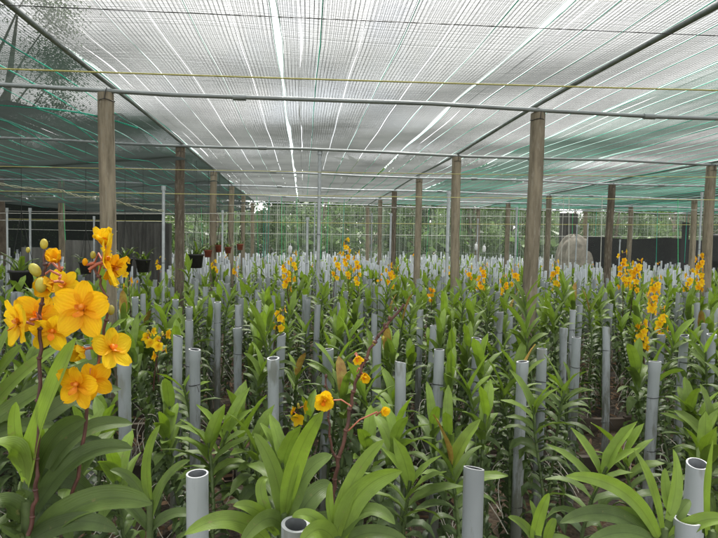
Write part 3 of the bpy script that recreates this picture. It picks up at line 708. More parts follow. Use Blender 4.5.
# flowering orchids whose blooms show individually: pixel of spike top, distance, flower count, label
bloom = [
 (346, 241, 6.6, 11, .24, 'orchid with the tallest yellow bloom just right of the centre pole'), (338, 255, 6.3, 6, .16, 'orchid with an orange bloom spike directly left of the tallest yellow one'),
 (356, 254, 6.4, 7, .17, 'orchid with an orange bloom spike directly right of the tallest yellow one'),
 (294, 254, 6.4, 6, .16, 'orchid with small orange blooms just left of the centre pole, upper cluster'), (285, 264, 5.9, 8, .16, 'orchid with a loose orange spike left of the centre pole, lower cluster'),
 (281, 311, 4.1, 6, .10, 'orchid with low orange blooms below the centre pole, left of it'), (388, 266, 6.2, 6, .13, 'orchid with yellow blooms right of the centre pole beside a dark post'),
 (394, 269, 6.4, 4, .12, 'orchid with sparse orange blooms close to the dark post right of centre'), (483, 266, 6.3, 8, .18, 'orchid with orange blooms right of the second right post'),
 (503, 277, 5.9, 5, .14, 'orchid with small orange blooms left of the nearest right post'), (514, 266, 6.0, 6, .16, 'orchid with a slim orange spike just left of the nearest right post'),
 (554, 263, 5.8, 9, .20, 'orchid with orange blooms just right of the nearest right post'), (621, 253, 5.6, 9, .16, 'orchid with a yellow spike topping the bed right of the nearest right post'),
 (637, 261, 5.4, 10, .20, 'orchid with a yellow spike beside the tallest one on the right'), (655, 279, 4.2, 13, .20, 'orchid with a dense yellow bloom cluster on the right side'),
 (659, 309, 3.8, 7, .12, 'orchid with a lower yellow bloom cluster on the right side'), (639, 325, 3.45, 8, .11, 'orchid with the lowest bright yellow cluster on the right side'),
 (698, 257, 5.4, 13, .21, 'orchid with the big yellow bloom cluster beside the rightmost post'), (689, 272, 5.7, 5, .15, 'orchid with small orange blooms left of the rightmost cluster'),
 (627, 272, 6.5, 5, .14, 'orchid with small orange blooms far back, left of the right yellow spikes'), (468, 268, 7.5, 4, .13, 'orchid with a few orange blooms far back by the second right post'),
 (150, 333, 3.3, 4, .09, 'orchid with a small orange cluster right of the big flowers, left bloom'), (163, 335, 3.1, 5, .12, 'orchid with a small orange cluster right of the big flowers, right bloom'),
 (214, 262, 8.0, 4, .12, 'orchid with sparse orange blooms left of the third left post'), (161, 258, 7.0, 4, .1, 'orchid with yellow blooms near the thin pole on the left'),
 (126, 262, 5.2, 5, .12, 'orchid with pale orange blooms behind the big flowers'), (236, 268, 8.4, 4, .12, 'orchid with a few far orange blooms right of the third left post'),
 (446, 268, 8.5, 3, .13, 'orchid with a few far orange blooms left of the second right post'), (297, 407, 2.6, 3, .06, 'low orchid with a small orange bloom near the central yellow flower'),
]
random.seed(31)
bsp = []
for px, py, Y, nf, ln, lab in bloom:
    p = at_y(px, py, Y); h = min(p.z-.05, 1.0+random.uniform(-.05, .1)); h = max(.6, min(h, p.z-.02 if p.z < 1.05 else 1.08))
    sx_ = random.choice((-1, 1))*.05
    h2 = min(h, p.z-ln*.55)
    orchid(p.x-sx_, p.y+.02, h2, lab, spike=(sx_, h2*.75, p.z, int(nf*1.15), 1.05 if Y < 5 else 1.2, .029)); bsp.append((p.x, p.y))

pl = []
y = 1.75
random.seed(41)
while y < 20.5:
    for x in np.arange(-9.5, 16, .215 if y < 3.5 else (.25 if y < 7.5 else .31)):
        X_ = x+random.uniform(-.1, .1); Y_ = y+random.uniform(-.1, .1)
        if (3.6 < Y_ < 4.3 and (abs(X_-2.25) < .42 or abs(X_+.55) < .35)) or (Y_ > 5 and on_path(Y_)) or not inview(X_, Y_, .9, 70+120/Y_): continue
        if any((X_-a)**2+(Y_-b_)**2 < .012 for a, b_ in bsp) or any(abs(X_-a*Y_/b_) < .09 and b_-.6 < Y_ < b_ and b_ < 4.3 for a, b_ in bsp): continue
        pl.append((X_, Y_))
    y += .29 if y < 3.5 else (.33 if y < 7.5 else .42)
# bare soil patches seen between the plants
def bare(x, y):
    for px, py in ((603, 452), (232, 452), (610, 440), (590, 470)):
        q = proj((x, y, .1)); 
        if y < 4.4:
            for z in (.1, .4, .7):
                q = proj((x, y, z))
                if q and abs(q[0]-px) < 17 and abs(q[1]-py) < 40: return True
    return False
pl = [p for p in pl if not bare(*p)]
pl.sort(key=lambda p: p[1])
NP = 300-len(bloom)-9
for i, (x, y) in enumerate(pl[:NP]):
    h = random.gauss(.90, .10)
    if y < 2.5: h = min(h, .83+.08*random.random())
    side = 'left of the left post line' if x < -1.47 else ('between the main post lines' if x < 1.91 else 'right of the right post line')
    dist = 'near rows' if y < 3.5 else 'middle rows'
    far = y > 5.5
    o = orchid(x, y, h, f'flowerless leafy orchid {side}, {dist}', vi=None)
NB = [i for i in range(4)]
def far_field(lst, name, label, flowers):
    gs = G(); FV = [orchid_body(300+i, 1.0, 2)[1].merged() for i in range(5)]
    gfl = G()
    for x, y in lst:
        v, f, mi, t = random.choice(FV); a = random.uniform(0, 2*PI); h = random.gauss(.87, .09); c, s_ = math.cos(a), math.sin(a)
        V = np.stack([v[:, 0]*c-v[:, 1]*s_+x, v[:, 0]*s_+v[:, 1]*c+y, v[:, 2]*h], -1)
        gs.add(V, f, 0, t)
        if random.random() < flowers:
            zt = h+random.uniform(.1, .3)
            for k in range(random.randint(3, 7)):
                cc = np.array((x+random.gauss(0, .035), y+random.gauss(0, .03), zt-random.random()*.18)); r = random.uniform(.018, .028)
                for ang in range(3):
                    a1 = random.uniform(0, PI); u = np.array((math.cos(a1), math.sin(a1)*.5, math.sin(a1)))*r; w = np.array((-math.sin(a1), .4, math.cos(a1)))*r
                    gs.add([cc-u*.9, cc-w*.9, cc+u, cc+w], [(0, 1, 2, 3)], 1, random.random())
            gs.tube([(x, y, h*.8), (x, y, zt)], .004, 3, 2)
    tag(build(name, gs, ['leaf', 'petal', 'stalk']), label, 'orchids', kind='stuff')
far_field(pl[NP:], 'distant_orchids', 'countless distant orchids with scattered orange blooms filling the far beds', .035)

# dying leaves seen on two plants: small extra things lie on stems -> rusty leaves of their own plants
# ------------------------------------------------------------------ foreground orchids, leaf by leaf
UPC = Vector((0, -.75, .65))
def hero(label, stem_px, Y, leaves, stem_h_px, body=True, seedv=0, rollz=0):
    """leaves: (bx,by, cx,cy, tx,ty, width_px, tint, dy) in the photograph's pixels at distance Y; dy brings the tip nearer (-) or farther"""
    b0 = at_y(stem_px[0], stem_px[1], Y); top = at_y(stem_px[0], stem_h_px, Y)
    t = thing('orchid_plant', label, 'orchid', (b0.x, Y, 0), GO)
    inv = Vector((b0.x, Y, 0))
    g = G(); g.tube([Vector((0, 0, -.03)), Vector((0, 0, top.z*.5)), top-inv], (.011, .010, .008), 8); build('stem', g, 'stem', t)
    for bx, by, cx_, cy_, tx, ty, w, ti, dy in leaves:
        p0 = at_y(bx, by, Y)-inv; p1 = at_y(cx_, cy_, Y+dy*.4)-inv; p2 = at_y(tx, ty, Y+dy)-inv
        p1 = p1*2-(p0+p2)*.5 if False else p1
        gg = G(); face = UPC+Vector((random.gauss(0, .25), 0, random.gauss(0, .15)))
        blade(gg, p0, p1, p2, w*.9*Y/FP, face, 0, ti, 16, fold=random.uniform(.12, .3), twist=random.gauss(0, .25))
        build('leaf', gg, 'leaf', t)
    if body:
        v = VAR[seedv]
        hb = max(.3, b0.z-.34)
        o = obj('lower_foliage', v[1], t); o.scale = (1.2, 1.2, hb); o.rotation_euler.z = rollz
        o = obj('aerial_roots', v[2], t); o.scale = (1.1, 1.1, hb)
    return t, inv
random.seed(61)
hA, invA = hero('large broad-leaved orchid filling the bottom left corner', (27, 500), .80, [
 (27, 485, 34, 425, 76, 338, 33, .95, -.07), (24, 470, 10, 430, 16, 402, 15, .9, 0), (25, 478, 26, 440, -8, 443, 26, .8, -.04),
 (30, 500, 42, 425, 86, 420, 27, .32, -.02), (50, 470, 78, 415, 133, 424, 22, .3, .05), (35, 510, 75, 435, 133, 449, 24, .25, .0),
 (30, 545, 85, 480, 152, 504, 32, .38, -.06), (30, 430, 72, 385, 121, 389, 22, .3, .1), (20, 548, 75, 505, 118, 531, 22, .22, -.08),
 (27, 490, 55, 440, 104, 441, 24, .15, .06), (25, 520, 5, 485, -20, 520, 24, .3, -.05), (22, 540, 0, 505, -28, 545, 26, .25, -.08), (29, 470, 30, 430, 42, 398, 13, .7, .03),
 (30, 530, 50, 470, 72, 545, 24, .12, .03), (28, 515, 60, 450, 95, 500, 24, .18, .04)], 500, seedv=1)
hA2, _ = hero('orchid at the left edge with a long leaf arching right below the flowers', (-22, 450), .92, [
 (-18, 430, 40, 385, 112, 357, 21, .5, 0), (-18, 420, 10, 375, 62, 345, 18, .75, .05), (-18, 410, -5, 370, 22, 345, 18, .7, 0), (-18, 440, 20, 420, 55, 425, 20, .35, 0), (-18, 395, 0, 345, 12, 322, 14, .8, 0)], 420, seedv=2)
hB1, _ = hero('bright fresh orchid shoot in the bottom centre, left of the dark stalk', (284, 505), 1.08, [
 (283, 520, 280, 465, 254, 433, 19, .6, 0), (285, 515, 290, 455, 323, 411, 24, .95, -.03), (288, 520, 298, 465, 332, 455, 24, .5, .04), (290, 530, 318, 480, 333, 487, 26, .35, .08),
 (278, 535, 258, 500, 233, 506, 16, .8, -.03), (270, 545, 235, 500, 184, 535, 22, .75, -.06), (275, 530, 250, 480, 268, 478, 14, .85, .03), (290, 545, 320, 505, 352, 530, 24, .4, -.03), (285, 530, 270, 500, 240, 545, 20, .6, -.08), (283, 520, 292, 480, 300, 452, 13, .8, 0)], 512, seedv=3)
hB2, _ = hero('bright fresh orchid shoot in the bottom centre, right of the dark stalk', (338, 520), 1.02, [
 (337, 535, 345, 475, 384, 440, 21, .95, 0), (340, 540, 350, 480, 402, 471, 28, .72, -.03), (338, 540, 365, 490, 395, 524, 20, .45, -.05), (336, 540, 325, 500, 331, 482, 12, .9, .02),
 (336, 542, 320, 515, 300, 545, 22, .85, -.06), (336, 542, 312, 505, 292, 517, 16, .8, .0), (342, 545, 372, 520, 410, 545, 20, .4, -.03)], 536, seedv=4)
hC, _ = hero('bright star-shaped orchid shoot in the bottom right corner with a long arching leaf', (664, 530), 1.0, [
 (658, 538, 632, 475, 566, 476, 20, .8, -.05), (662, 530, 655, 480, 633, 449, 18, .95, 0), (668, 520, 682, 482, 673, 449, 16, .85, .03), (673, 515, 664, 495, 665, 468, 14, .8, .05),
 (655, 545, 615, 495, 560, 523, 22, .3, -.06), (668, 545, 695, 512, 730, 520, 20, .75, -.05), (664, 545, 640, 505, 600, 512, 18, .5, .03), (666, 540, 678, 510, 690, 500, 18, .5, .02), (660, 545, 625, 520, 585, 545, 20, .3, -.1)], 528, seedv=5)
hE, _ = hero('bright upright orchid shoot cut off by the right edge at the bottom', (712, 520), 1.02, [
 (707, 535, 701, 480, 713, 440, 17, .9, 0), (714, 535, 728, 480, 724, 452, 17, .8, 0), (714, 540, 735, 500, 760, 500, 20, .5, 0), (710, 540, 700, 505, 690, 538, 16, .4, .04)], 530, seedv=0)
hD, _ = hero('small bright orchid shoot at the bottom edge between the pipe stakes', (538, 530), 1.2, [
 (533, 545, 537, 515, 549, 493, 15, .95, 0), (545, 545, 548, 525, 556, 519, 13, .85, 0), (537, 545, 525, 520, 508, 517, 12, .6, 0), (540, 545, 560, 530, 578, 548, 12, .5, 0), (538, 550, 540, 520, 530, 500, 9, .7, .04)], 535, seedv=7)
hF, _ = hero('dark leafy orchid left of the bottom left pipe stub', (150, 520), 1.35, [
 (150, 520, 160, 470, 190, 460, 12, .5, 0), (150, 500, 140, 455, 160, 425, 12, .75, 0), (150, 530, 175, 500, 205, 520, 13, .3, 0), (150, 530, 125, 490, 100, 500, 13, .3, 0), (150, 510, 135, 470, 110, 470, 12, .4, 0)], 500, seedv=8)

# the spikes with the big orange flowers (left) : parts of the left orchids
CAMD = lambda p: (CAM-p)
def stalk(parent, inv, pts_px, Y, r0, r1, mt='stalk', name='flower_spike'):
    g = G(); pts = [at_y(a_, b_, Y)-inv for a_, b_ in pts_px]; fine = []
    for i in range(len(pts)-1):
        for u in np.linspace(0, 1, 6, endpoint=(i == len(pts)-2)): fine.append(pts[i].lerp(pts[i+1], u)+Vector((.0016*math.sin(u*PI*2+i*2), .002*math.sin(i*1.7+u*3), 0)))
    g.tube(fine, np.linspace(r0, r1, len(fine)), 7)
    for i in range(3, len(fine)-1, 5): g.ball(fine[i], (r0*1.35, r0*1.35, r0*.9), 0, 6)
    return build(name, g, mt, parent)
def bigflower(sp, inv, px, py, Y, me, face, roll=0, s=1, stem_px=None):
    p = at_y(px, py, Y); o = put('flower', me, sp, p-inv, face, roll, s*.93)
    if stem_px:
        q = at_y(stem_px[0], stem_px[1], Y+.02)-inv; f = Vector(face).normalized(); a_ = p-inv-f*.012
        g = G(); g.tube([q, q.lerp(a_, .4)+Vector((0, 0, .008)), q.lerp(a_, .8)-f*.008, a_], (.0015, .0016, .0018, .0022), 6); build('pedicel', g, 'pedicel', sp)
    return o
def bud(sp, inv, px, py, Y, s, mt='bud', tilt=(0, 0, 1)):
    g = G(); p = at_y(px, py, Y)-inv; g.ball(p, (.0062*s, .0062*s, .009*s), 0, 10, axis=tilt); 
    build('bud', g, mt, sp)
YF = .78
s1 = stalk(hA, invA, [(28, 535), (35, 500), (38, 470), (39, 400), (40, 350), (40, 318), (43, 290), (45, 268), (44, 250)], YF, .0031, .0018)
s2 = stalk(hA, invA, [(40, 545), (68, 510), (80, 470), (88, 400), (97, 365), (104, 335), (108, 305), (100, 280), (92, 262)], YF+.03, .003, .0017)
c = lambda dx, dy, dz: (dx, dy, dz)
bigflower(s1, invA, 83, 309, YF-.05, FL[0], (-.1, -1, .05), .05, 1.08, (63, 300))
bigflower(s1, invA, 20, 322, YF-.02, FLY[1], (-.65, -.75, -.1), -.3, .95, (41, 318))
bigflower(s1, invA, 37, 316, YF+.02, FL[2], (.35, -.85, .2), .4, .92, (41, 315))
bigflower(s1, invA, 52, 331, YF+.01, FLY[0], (.25, -.8, -.35), .2, .8, (42, 330))
bigflower(s2, invA, 104, 262, YF+.02, FLY[1], (1, .25, .1), .1, 1.2, (90, 272))
bigflower(s2, invA, 113, 268, YF+.04, FL[3], (.9, -.2, -.4), .5, .75, (98, 275))
bigflower(s2, invA, 111, 349, YF, FLY[2], (.8, -.45, .35), .1, .9, (98, 365))
bigflower(s2, invA, 78, 385, YF-.04, FL[1], (-.3, -.95, -.15), .15, .88, (95, 368))
bigflower(s2, invA, 92, 380, YF-.02, FL[2], (.3, -.9, -.1), -.4, .78, (96, 368))
bigflower(s1, invA, 64, 285, YF+.04, FLY[0], (.1, -.9, .3), .6, .65, (45, 290))
cb = [flower_mesh(60+i, .028, .12) for i in range(3)]; cby = [flower_mesh(70+i, .024, .02, ('petal_y', 'lip', 'pedicel')) for i in range(3)]
bigflower(s1, invA, 53, 282, YF-.01, cb[0], (-.3, -.8, -.3), 0, .95, (44, 275)); bigflower(s1, invA, 58, 262, YF, cb[1], (-.1, -.7, .6), .3, .75, (45, 268))
bigflower(s2, invA, 85, 349, YF-.02, cby[0], (-.5, -.9, -.3), 0, .95, (100, 352)); bigflower(s2, invA, 104, 246, YF+.05, cby[1], (.1, -.3, .9), 0, 1.2, (95, 262))
bud(s1, invA, 44, 244, YF, .8); bud(s1, invA, 35, 270, YF-.02, 1.1, tilt=(-.5, 0, .8)); bud(s1, invA, 41, 285, YF-.03, 1.15); bud(s1, invA, 52, 258, YF, .7); bud(s1, invA, 28, 250, YF+.1, .5)
bud(s2, invA, 111, 310, YF, .8); bud(s2, invA, 85, 262, YF+.02, .6, 'petal'); bud(s2, invA, 93, 255, YF, .6); bud(s2, invA, 118, 270, YF+.1, .8, 'petal_y')

# dark stalk in the middle
tE = hB2; iE = Vector((at_y(338, 520, 1.02).x, 1.02, 0)); YE = 1.12
s3 = stalk(tE, iE, [(332, 520), (334, 488), (338, 462), (346, 430), (351, 405), (355, 385), (362, 366), (372, 345), (386, 327), (404, 304)], YE, .0045, .0026)
s4 = stalk(tE, iE, [(338, 466), (331, 445), (329, 420), (328, 400), (326, 378)], YE+.01, .0028, .0018)
for a_, b_ in ((398, 309), (391, 318), (384, 325), (376, 336)): bud(s3, iE, a_+random.uniform(-3, 3), b_, YE, .55, 'stalk')
bud(s3, iE, 374, 343, YE, .7); bud(s3, iE, 383, 338, YE, .55); bud(s4, iE, 326, 376, YE, .5, 'stalk'); bud(s4, iE, 325, 386, YE, .4, 'stalk')
bigflower(s3, iE, 325, 401, YE-.04, flower_mesh(81, .030, .25, ('petal_y', 'lip', 'pedicel')), (-.2, -1, .1), .4, 1.0, (351, 406))
bigflower(s3, iE, 326, 400, YE-.035, flower_mesh(82, .026, .45, ('petal_y', 'lip', 'pedicel')), (-.1, -1, .2), 1.2, .95)
bigflower(s3, iE, 381, 412, YE, flower_mesh(83, .02, .12, ('petal_y', 'lip', 'pedicel')), (.5, -.7, .2), 0, 1.0, (348, 431))
bigflower(s3, iE, 363, 374, YE-.01, cby[2], (.2, -.8, -.4), 0, .9, (357, 372)); bigflower(s3, iE, 357, 357, YE, flower_mesh(84, .018, .2, ('petal_y', 'lip', 'pedicel')), (.1, -.8, -.5), 0, 1, (360, 366))

# ------------------------------------------------------------------ bed edging planks
for i, (y_, z_, x0_, x1_) in enumerate(((3.56, .07, -4, 6), (4.36, .07, -5, 7), (2.3, .07, -3, 4))):
    g = G(); n = 14
    for k in range(n):
        a_ = x0_+(x1_-x0_)*k/n; w_ = (x1_-x0_)/n
        g.box((a_+w_/2, y_+.008*math.sin(k*2.1), z_+.006*math.sin(k*3)), (w_-.012, .045, .11))
    tag(build('edging_plank', g, 'edge', smooth=False), ['dark plank edge on the near side of the bare walkway', 'dark plank edge on the far side of the bare walkway', 'dark plank edge under the nearest orchids'][i], 'plank', 'plank edges of the orchid beds')

# ------------------------------------------------------------------ hanging / bench pots on the left
def pot(px, py, Y, r, col, label, wires=True, seed=0):
    p = at_y(px, py, Y); t = thing('hanging_pot', label, 'pot', (p.x, p.y, p.z-r), 'potted plants hung at the left and back')
    rs = random.Random(seed); g = G(); n = 12; a_ = np.arange(n+1)*2*PI/n
    prof = [(.72*r, -.8*r), (.95*r, .75*r), (1.06*r, .8*r), (1.06*r, r), (.93*r, r), (.85*r, .55*r), (0, .5*r)]
    P = np.array([np.stack([q*np.cos(a_), q*np.sin(a_), np.full(n+1, z)], -1) for q, z in [(0, -.8*r)]+prof]); g.quadstrip_grid(P); build('pot', g, col, t)
    g = G()
    for k in range(16):
        az = rs.uniform(0, 2*PI); l = rs.uniform(1.2, 2.6)*r; d = Vector((math.cos(az), math.sin(az), 0)); b0 = Vector((rs.gauss(0, .3*r), rs.gauss(0, .3*r), .5*r))
        blade(g, b0, b0+d*l*.3+Vector((0, 0, l*.8)), b0+d*l*.8+Vector((0, 0, l*rs.uniform(.2, .9))), r*.3, (0, 0, 1), 0, rs.uniform(.1, .8), 6)
    build('plant', g, 'leaf', t)
    if wires:
        g = G(); H = ZT-(p.z-r)
        for k in range(3):
            az = k*2.09; g.tube([(r*math.cos(az), r*math.sin(az), r), (0, 0, min(H, r*6))], .003, 4)
        g.tube([(0, 0, min(H, r*6)), (0, 0, H)], .003, 4); build('hanger', g, 'tie', t)
pot(22, 270, 6.5, .13, 'pot', 'wide black hanging basket with a leafy plant at the far left', seed=1)
pot(125, 258, 7.6, .10, 'pot', 'black hanging basket right behind the nearest left post', seed=2); pot(143, 259, 7.8, .10, 'pot', 'black hanging basket left of the thin pole on the left', seed=3)
pot(196, 254, 8.0, .11, 'pot', 'black hanging basket just right of the second left post', seed=4)
pot(208, 250, 9.0, .065, 'redpot', 'red pot left of the third left post, lower leafy one', seed=5); pot(219, 245, 9.2, .065, 'redpot', 'red pot just right of the third left post', seed=6)
pot(228, 247, 9.6, .06, 'redpot', 'red pot between the third and fourth left posts', seed=7); pot(240, 244, 10, .06, 'redpot', 'red pot right of the fourth left post', seed=8)
pot(86, 262, 7, .08, 'pot', 'small dark hanging basket behind the big orange flowers', seed=9)

# ------------------------------------------------------------------ back: walls of cloth, heap, sheets
def curtain(name, label, x0, y0, x1, y1, z0, z1, mt, cat='netting', amp=.05, nx=60, sagtop=.06):
    g = G(); u = np.linspace(0, 1, nx); v = np.linspace(0, 1, 9); U, V = np.meshgrid(u, v, indexing='ij')
    dx, dy = x1-x0, y1-y0; l = math.hypot(dx, dy); nx_, ny_ = -dy/l, dx/l
    fold = amp*np.sin(U*l*4.1+np.sin(U*l*1.3)*2)*(.4+.6*(1-V))
    top = z1-sagtop*np.sin(U*l*PI/2.4)**2
    P = np.stack([x0+dx*U+nx_*fold, y0+dy*U+ny_*fold, z0+(top-z0)*V], -1); g.quadstrip_grid(P)
    return tag(build(name, g, mt), label, cat)
curtain('side_netting', 'dark netting wall closing the left side of the shade house', -8.7, 3, -8.7, 17.2, 0, 2.7, 'sidecloth')
curtain('side_netting', 'dark netting wall across the back left corner', -8.6, 14.6, -3.6, 14.9, 0, 2.45, 'sidecloth')
pa, pb = at_y(588, 236, 14.9), at_y(760, 236, 14.9)
curtain('black_cloth_wall', 'low black cloth wall at the back right', pa.x, 14.9, pb.x+3, 14.9, .8, pa.z, 'blackcloth', 'cloth wall', .03)
curtain('black_cloth', 'black cloth hanging behind the outer right post', at_y(683, 206, 14.3).x, 14.3, at_y(690, 206, 14.3).x+.05, 14.35, 1.0, 2.3, 'blackcloth', 'cloth', .02, 12)
# grey back netting (a thin veil of threads)
g = G(); xs = np.cumsum(rng.uniform(.012, .055, 575))-3.8; A = np.stack([xs, np.full_like(xs, 17.2)+.03*np.sin(xs*3), np.full_like(xs, 0)], -1); B = A+np.array((0, 0, 2.62))
V, F_ = [], []
for k, x in enumerate(xs): g.add([(x-.0035, A[k, 1], 0), (x+.0035, A[k, 1], 0), (x+.0035, A[k, 1], 2.66), (x-.0035, A[k, 1], 2.66)], [(0, 1, 2, 3)])
for z in (.35, .8, 1.3, 1.75, 2.2, 2.5): g.add([(-3.8, 17.19, z-.003), (15.5, 17.19, z-.003), (15.5, 17.19, z+.003), (-3.8, 17.19, z+.003)], [(0, 1, 2, 3)])
tag(build('back_netting', g, 'veil', smooth=False), 'thin see-through netting closing the back of the shade house before the trees', 'netting')
# corrugated sheets
def corr(label, px0, px1, py, Y, z0=0):
    a_, b_ = at_y(px0, py, Y), at_y(px1, py, Y); g = G(); n = int(abs(b_.x-a_.x)/.012)+2; x = np.linspace(a_.x, b_.x, n)
    P = np.stack([np.stack([x, Y+.025*np.sin(x*2*PI/.13), np.full(n, z)], -1) for z in (z0, a_.z)], 0); g.quadstrip_grid(P)
    tag(build('corrugated_sheet', g, 'sheet'), label, 'sheet', 'corrugated sheets standing at the left')
corr('grey corrugated sheet standing behind the hanging baskets on the left', 118, 172, 222, 10.2)
corr('lower grey corrugated sheet behind the big orange flowers', 66, 102, 240, 9.0)
corr('pale corrugated sheet at the left by the dark netting', 20, 56, 247, 8.0)
corr('pale grey panel standing behind the beige heap', 560, 578, 213, 16.4)
# beige heap
p = at_y(574, 236, 15.2); g = G(); n = 18
th = np.linspace(0, PI/2, 20); ph = np.linspace(0, 2*PI, 70); TH, PH = np.meshgrid(th, ph, indexing='ij')
rr = 1+.07*np.sin(PH*3+TH*2)+.07*np.sin(PH*7+TH*5)+.04*np.sin(PH*13+TH*3)
Pz = p.z*np.cos(TH)**.6; P = np.stack([.5*np.sin(TH)**.75*np.cos(PH)*rr, .6*np.sin(TH)**.75*np.sin(PH)*rr, Pz*(1+.03*np.sin(PH*5))], -1); g.quadstrip_grid(P)
g.ball((.3, 0, p.z*.86), (.3, .3, .2), 0, 12)
tag(build('covered_heap', g, 'heap', loc=(p.x, p.y, 0)), 'rounded beige heap under a sun-bleached cover left of the black cloth wall', 'heap')
# barrel at the right edge
p = at_y(722, 238, 12.5); g = G(); n = 20; a_ = np.arange(n+1)*2*PI/n
prof = [(0, 0), (.27, 0), (.29, .03), (.29, .28), (.305, .3), (.29, .32), (.29, .58), (.305, .6), (.29, .62), (.29, .87), (.27, .9), (0, .9)]
P = np.array([np.stack([q*np.cos(a_), q*np.sin(a_), np.full(n+1, z*p.z/.86)], -1) for q, z in prof]); g.quadstrip_grid(P)
tag(build('dark_barrel', g, 'pot', loc=(p.x, p.y, 0)), 'dark round barrel at the right edge behind the last post', 'barrel')
# small white bags hooked over stakes
def bag(px, py, Y, s, label):
    p = at_y(px, py, Y); g = G(); th = np.linspace(0, PI, 10); ph = np.linspace(0, 2*PI, 15); TH, PH = np.meshgrid(th, ph, indexing='ij')
    rr = s*(.55+.18*np.sin(PH*3+TH*2)+.1*np.sin(PH*5)); P = np.stack([rr*np.sin(TH)**.8*np.cos(PH), rr*np.sin(TH)**.8*np.sin(PH), s*1.2*np.cos(TH)], -1); g.quadstrip_grid(P)
    g.tube([(0, 0, s*1.1), (s*.15, 0, s*1.5), (0, 0, s*1.8)], s*.12, 6)
    t = tag(build('white_bag', g, 'white', loc=p), label, 'bag', 'white bags caught on the stakes')
bag(290, 250, 10.5, .07, 'crumpled white bag on a stake left of the centre pole'); bag(476, 247, 11.5, .06, 'small white bag on a stake right of the second right post'); bag(484, 249, 9.5, .05, 'smaller white bag just beside the other one right of the second right post')

# ------------------------------------------------------------------ trees outside
def tree(x, y, h, cr, label, seed, dens=1.0, low=.25, leaf=.10, tint=.4):
    rs = random.Random(seed); r_ = np.random.default_rng(seed)
    t = thing('tree', label, 'tree', (x, y, 0), 'trees outside the shade house'); g = G()
    top = Vector((rs.gauss(0, .2), rs.gauss(0, .2), h*.78))
    g.tube([Vector((0, 0, -.1)), Vector((rs.gauss(0, .08), rs.gauss(0, .08), h*.35)), top], (.11+.012*h, .08+.006*h, .02), 8)
    cl = []
    for k in range(int(11+h*1.5)):
        z = h*(low+(1-low)*rs.random()); az = rs.uniform(0, 2*PI); fr = math.sin(PI*min(1, max(.12, (z/h-low)/(1-low)*.8+.15)))
        d = cr*fr*rs.uniform(.35, 1); e_ = Vector((d*math.cos(az), d*math.sin(az), z)); b0 = Vector((0, 0, max(.2, z-h*.22)))
        g.tube([b0, b0.lerp(e_, .5)+Vector((0, 0, .1)), e_], (.028, .017, .006), 5); cl.append((e_, rs.uniform(.35, .75)*cr*.5))
    build('trunk', g, 'bark', t)
    g = G(); V, Fq, Ti = [], [], []
    for e_, rad in cl:
        n = int(330*dens*(rad/.5)**1.5)+60; base_t = tint+rs.gauss(0, .22)
        P = r_.normal(0, rad*.48, (n, 3))+np.array(e_); A = r_.normal(size=(n, 3)); A /= np.linalg.norm(A, axis=1)[:, None]; B = np.cross(A, r_.normal(size=(n, 3))); B /= np.linalg.norm(B, axis=1)[:, None]
        A = A*leaf*r_.uniform(.6, 1.2, (n, 1)); B = B*leaf*.42
        Q = np.stack([P-A*.5, P-B*.5, P+A*.6, P+B*.5], 1).reshape(-1, 3)
        g.add(Q, np.arange(4*n).reshape(n, 4), 0, np.clip(np.repeat(base_t+r_.normal(0, .12, n), 4), 0, 1))
    build('crown', g, 'treeleaf', t, smooth=False)
tree(-6.2, 12.0, 7.8, 1.9, 'tall tree showing through the net at the top left corner', 1, 3.0, .5, .07, .5)
tree(-8.0, 11.5, 8.2, 1.8, 'tree behind the net at the extreme top left', 2, 3.0, .4, .07, .5)
back = [(-7.5, 19, 5.2), (-5.2, 18.8, 4.6), (-3.0, 20.5, 4.8), (-1.2, 19.4, 4.2), (.6, 20.8, 4.6), (2.4, 20, 4.6), (4.2, 21, 5.3), (6.3, 20.2, 5.0), (8.2, 21.2, 4.8), (10.2, 20, 4.2), (12.2, 21, 4.6), (14.4, 20.3, 4.6), (16.5, 21.5, 5.0), (-10, 17.5, 5.0), (-11, 13, 5.2), (-10.6, 9.5, 5.0)]
desc = ['left of the far-left post line', 'behind the dark left netting', 'behind the left post line', 'left of the centre pole', 'behind the centre pole', 'just right of the centre pole', 'right of centre, taller than its neighbours', 'behind the right post line',
        'behind the beige heap', 'above the left end of the black cloth wall', 'above the middle of the black cloth wall', 'above the right end of the black cloth wall', 'beyond the right edge', 'beyond the far left corner', 'beyond the left netting, middle one', 'beyond the left netting, nearest one']
for i, (x, y, h) in enumerate(back): tree(x, y, h*.88, 1.75, f'leafy back tree, {desc[i]}', 10+i, 1.5, .12, .12, .3+.5*((i*37) % 10)/10)
# undergrowth
g = G(); r_ = np.random.default_rng(5); n = 15000
P = np.stack([r_.uniform(-13, 20, n), r_.uniform(18.6, 24, n), r_.uniform(0, 1, n)**1.3*2.1], -1)
A = r_.normal(size=(n, 3))*.11; B = r_.normal(size=(n, 3))*.05
g.add(np.stack([P-A, P-B, P+A, P+B], 1).reshape(-1, 3), np.arange(4*n).reshape(n, 4), 0, np.repeat(r_.uniform(0, 1, n), 4))
tag(build('undergrowth', g, 'treeleaf', smooth=False), 'green undergrowth behind the back netting under the trees', 'undergrowth', kind='stuff')
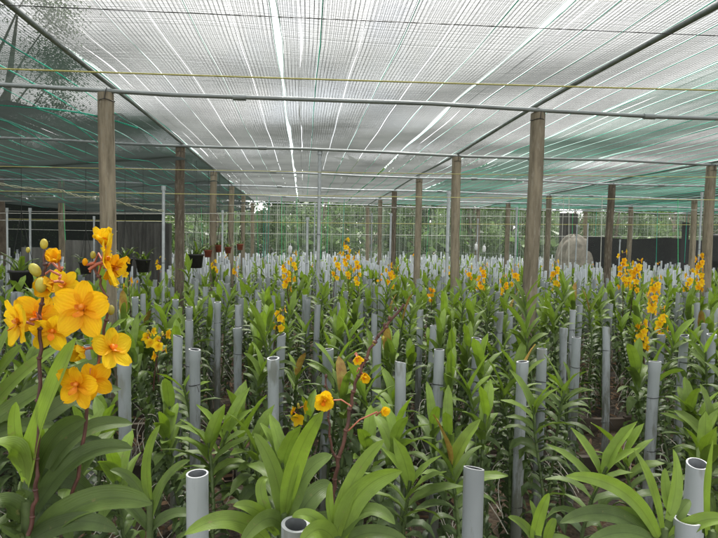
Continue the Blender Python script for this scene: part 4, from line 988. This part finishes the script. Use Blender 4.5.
# far wood closing the horizon
g = G(); n = 26000; ang = r_.uniform(-1.3, 1.3, n); rad = r_.uniform(34, 46, n)
P = np.stack([np.sin(ang)*rad, np.cos(ang)*rad, r_.uniform(0, 1, n)**1.2*(5+1.2*np.sin(ang*9)+np.sin(ang*23))], -1)
A = r_.normal(size=(n, 3))*.35; B = r_.normal(size=(n, 3))*.18
g.add(np.stack([P-A, P-B, P+A, P+B], 1).reshape(-1, 3), np.arange(4*n).reshape(n, 4), 0, np.repeat(r_.uniform(0, .8, n), 4))
tag(build('far_wood', g, 'treeleaf', smooth=False), 'far green wood beyond the shade house', 'wood', kind='stuff')

# ------------------------------------------------------------------ light
w = bpy.data.worlds.new('World'); S.world = w; w.use_nodes = True; nt = w.node_tree; ns = nt.nodes; L = nt.links; ns.clear()
out = N(ns, 'ShaderNodeOutputWorld'); bg = N(ns, 'ShaderNodeBackground', Strength=.12)
sky = N(ns, 'ShaderNodeTexSky', sky_type='NISHITA', sun_disc=False, sun_elevation=math.radians(62), sun_rotation=math.radians(15), air_density=1, dust_density=2)
tc = N(ns, 'ShaderNodeTexCoord'); no = N(ns, 'ShaderNodeTexNoise', Scale=2.2, Detail=6, Roughness=.6); L.new(tc.outputs['Generated'], no.inputs['Vector'])
mr = N(ns, 'ShaderNodeMapRange'); mr.inputs['From Min'].default_value = .32; mr.inputs['From Max'].default_value = .5; mr.inputs['To Min'].default_value = .55; mr.inputs['To Max'].default_value = .97
L.new(no.outputs['Fac'], mr.inputs['Value'])
mx = N(ns, 'ShaderNodeMix', data_type='RGBA'); L.new(mr.outputs[0], mx.inputs[0]); L.new(sky.outputs[0], mx.inputs[6]); mx.inputs[7].default_value = (6.3, 6.25, 6.1, 1)
L.new(mx.outputs[2], bg.inputs['Color']); L.new(bg.outputs[0], out.inputs[0])
sd = bpy.data.lights.new('sun', 'SUN'); sd.energy = 3.2; sd.angle = math.radians(12); sd.color = (1, .96, .9)
so = bpy.data.objects.new('sun', sd); COL.objects.link(so)
az, el = math.radians(15), math.radians(62)
dirv = Vector((math.sin(az)*math.cos(el), math.cos(az)*math.cos(el), math.sin(el)))
so.rotation_euler = dirv.to_track_quat('Z', 'Y').to_euler(); so.location = dirv*30
S.view_settings.view_transform = 'Standard'; S.view_settings.look = 'None'; S.view_settings.gamma = 1; S.view_settings.use_curve_mapping = False
S.view_settings.exposure = 1.82
S.render.engine = 'CYCLES'
S.cycles.max_bounces = 6; S.cycles.diffuse_bounces = 3; S.cycles.glossy_bounces = 2; S.cycles.transmission_bounces = 3; S.cycles.transparent_max_bounces = 8
S.cycles.use_denoising = True; S.cycles.denoiser = 'OPENIMAGEDENOISE'; S.cycles.denoising_input_passes = 'RGB_ALBEDO_NORMAL'
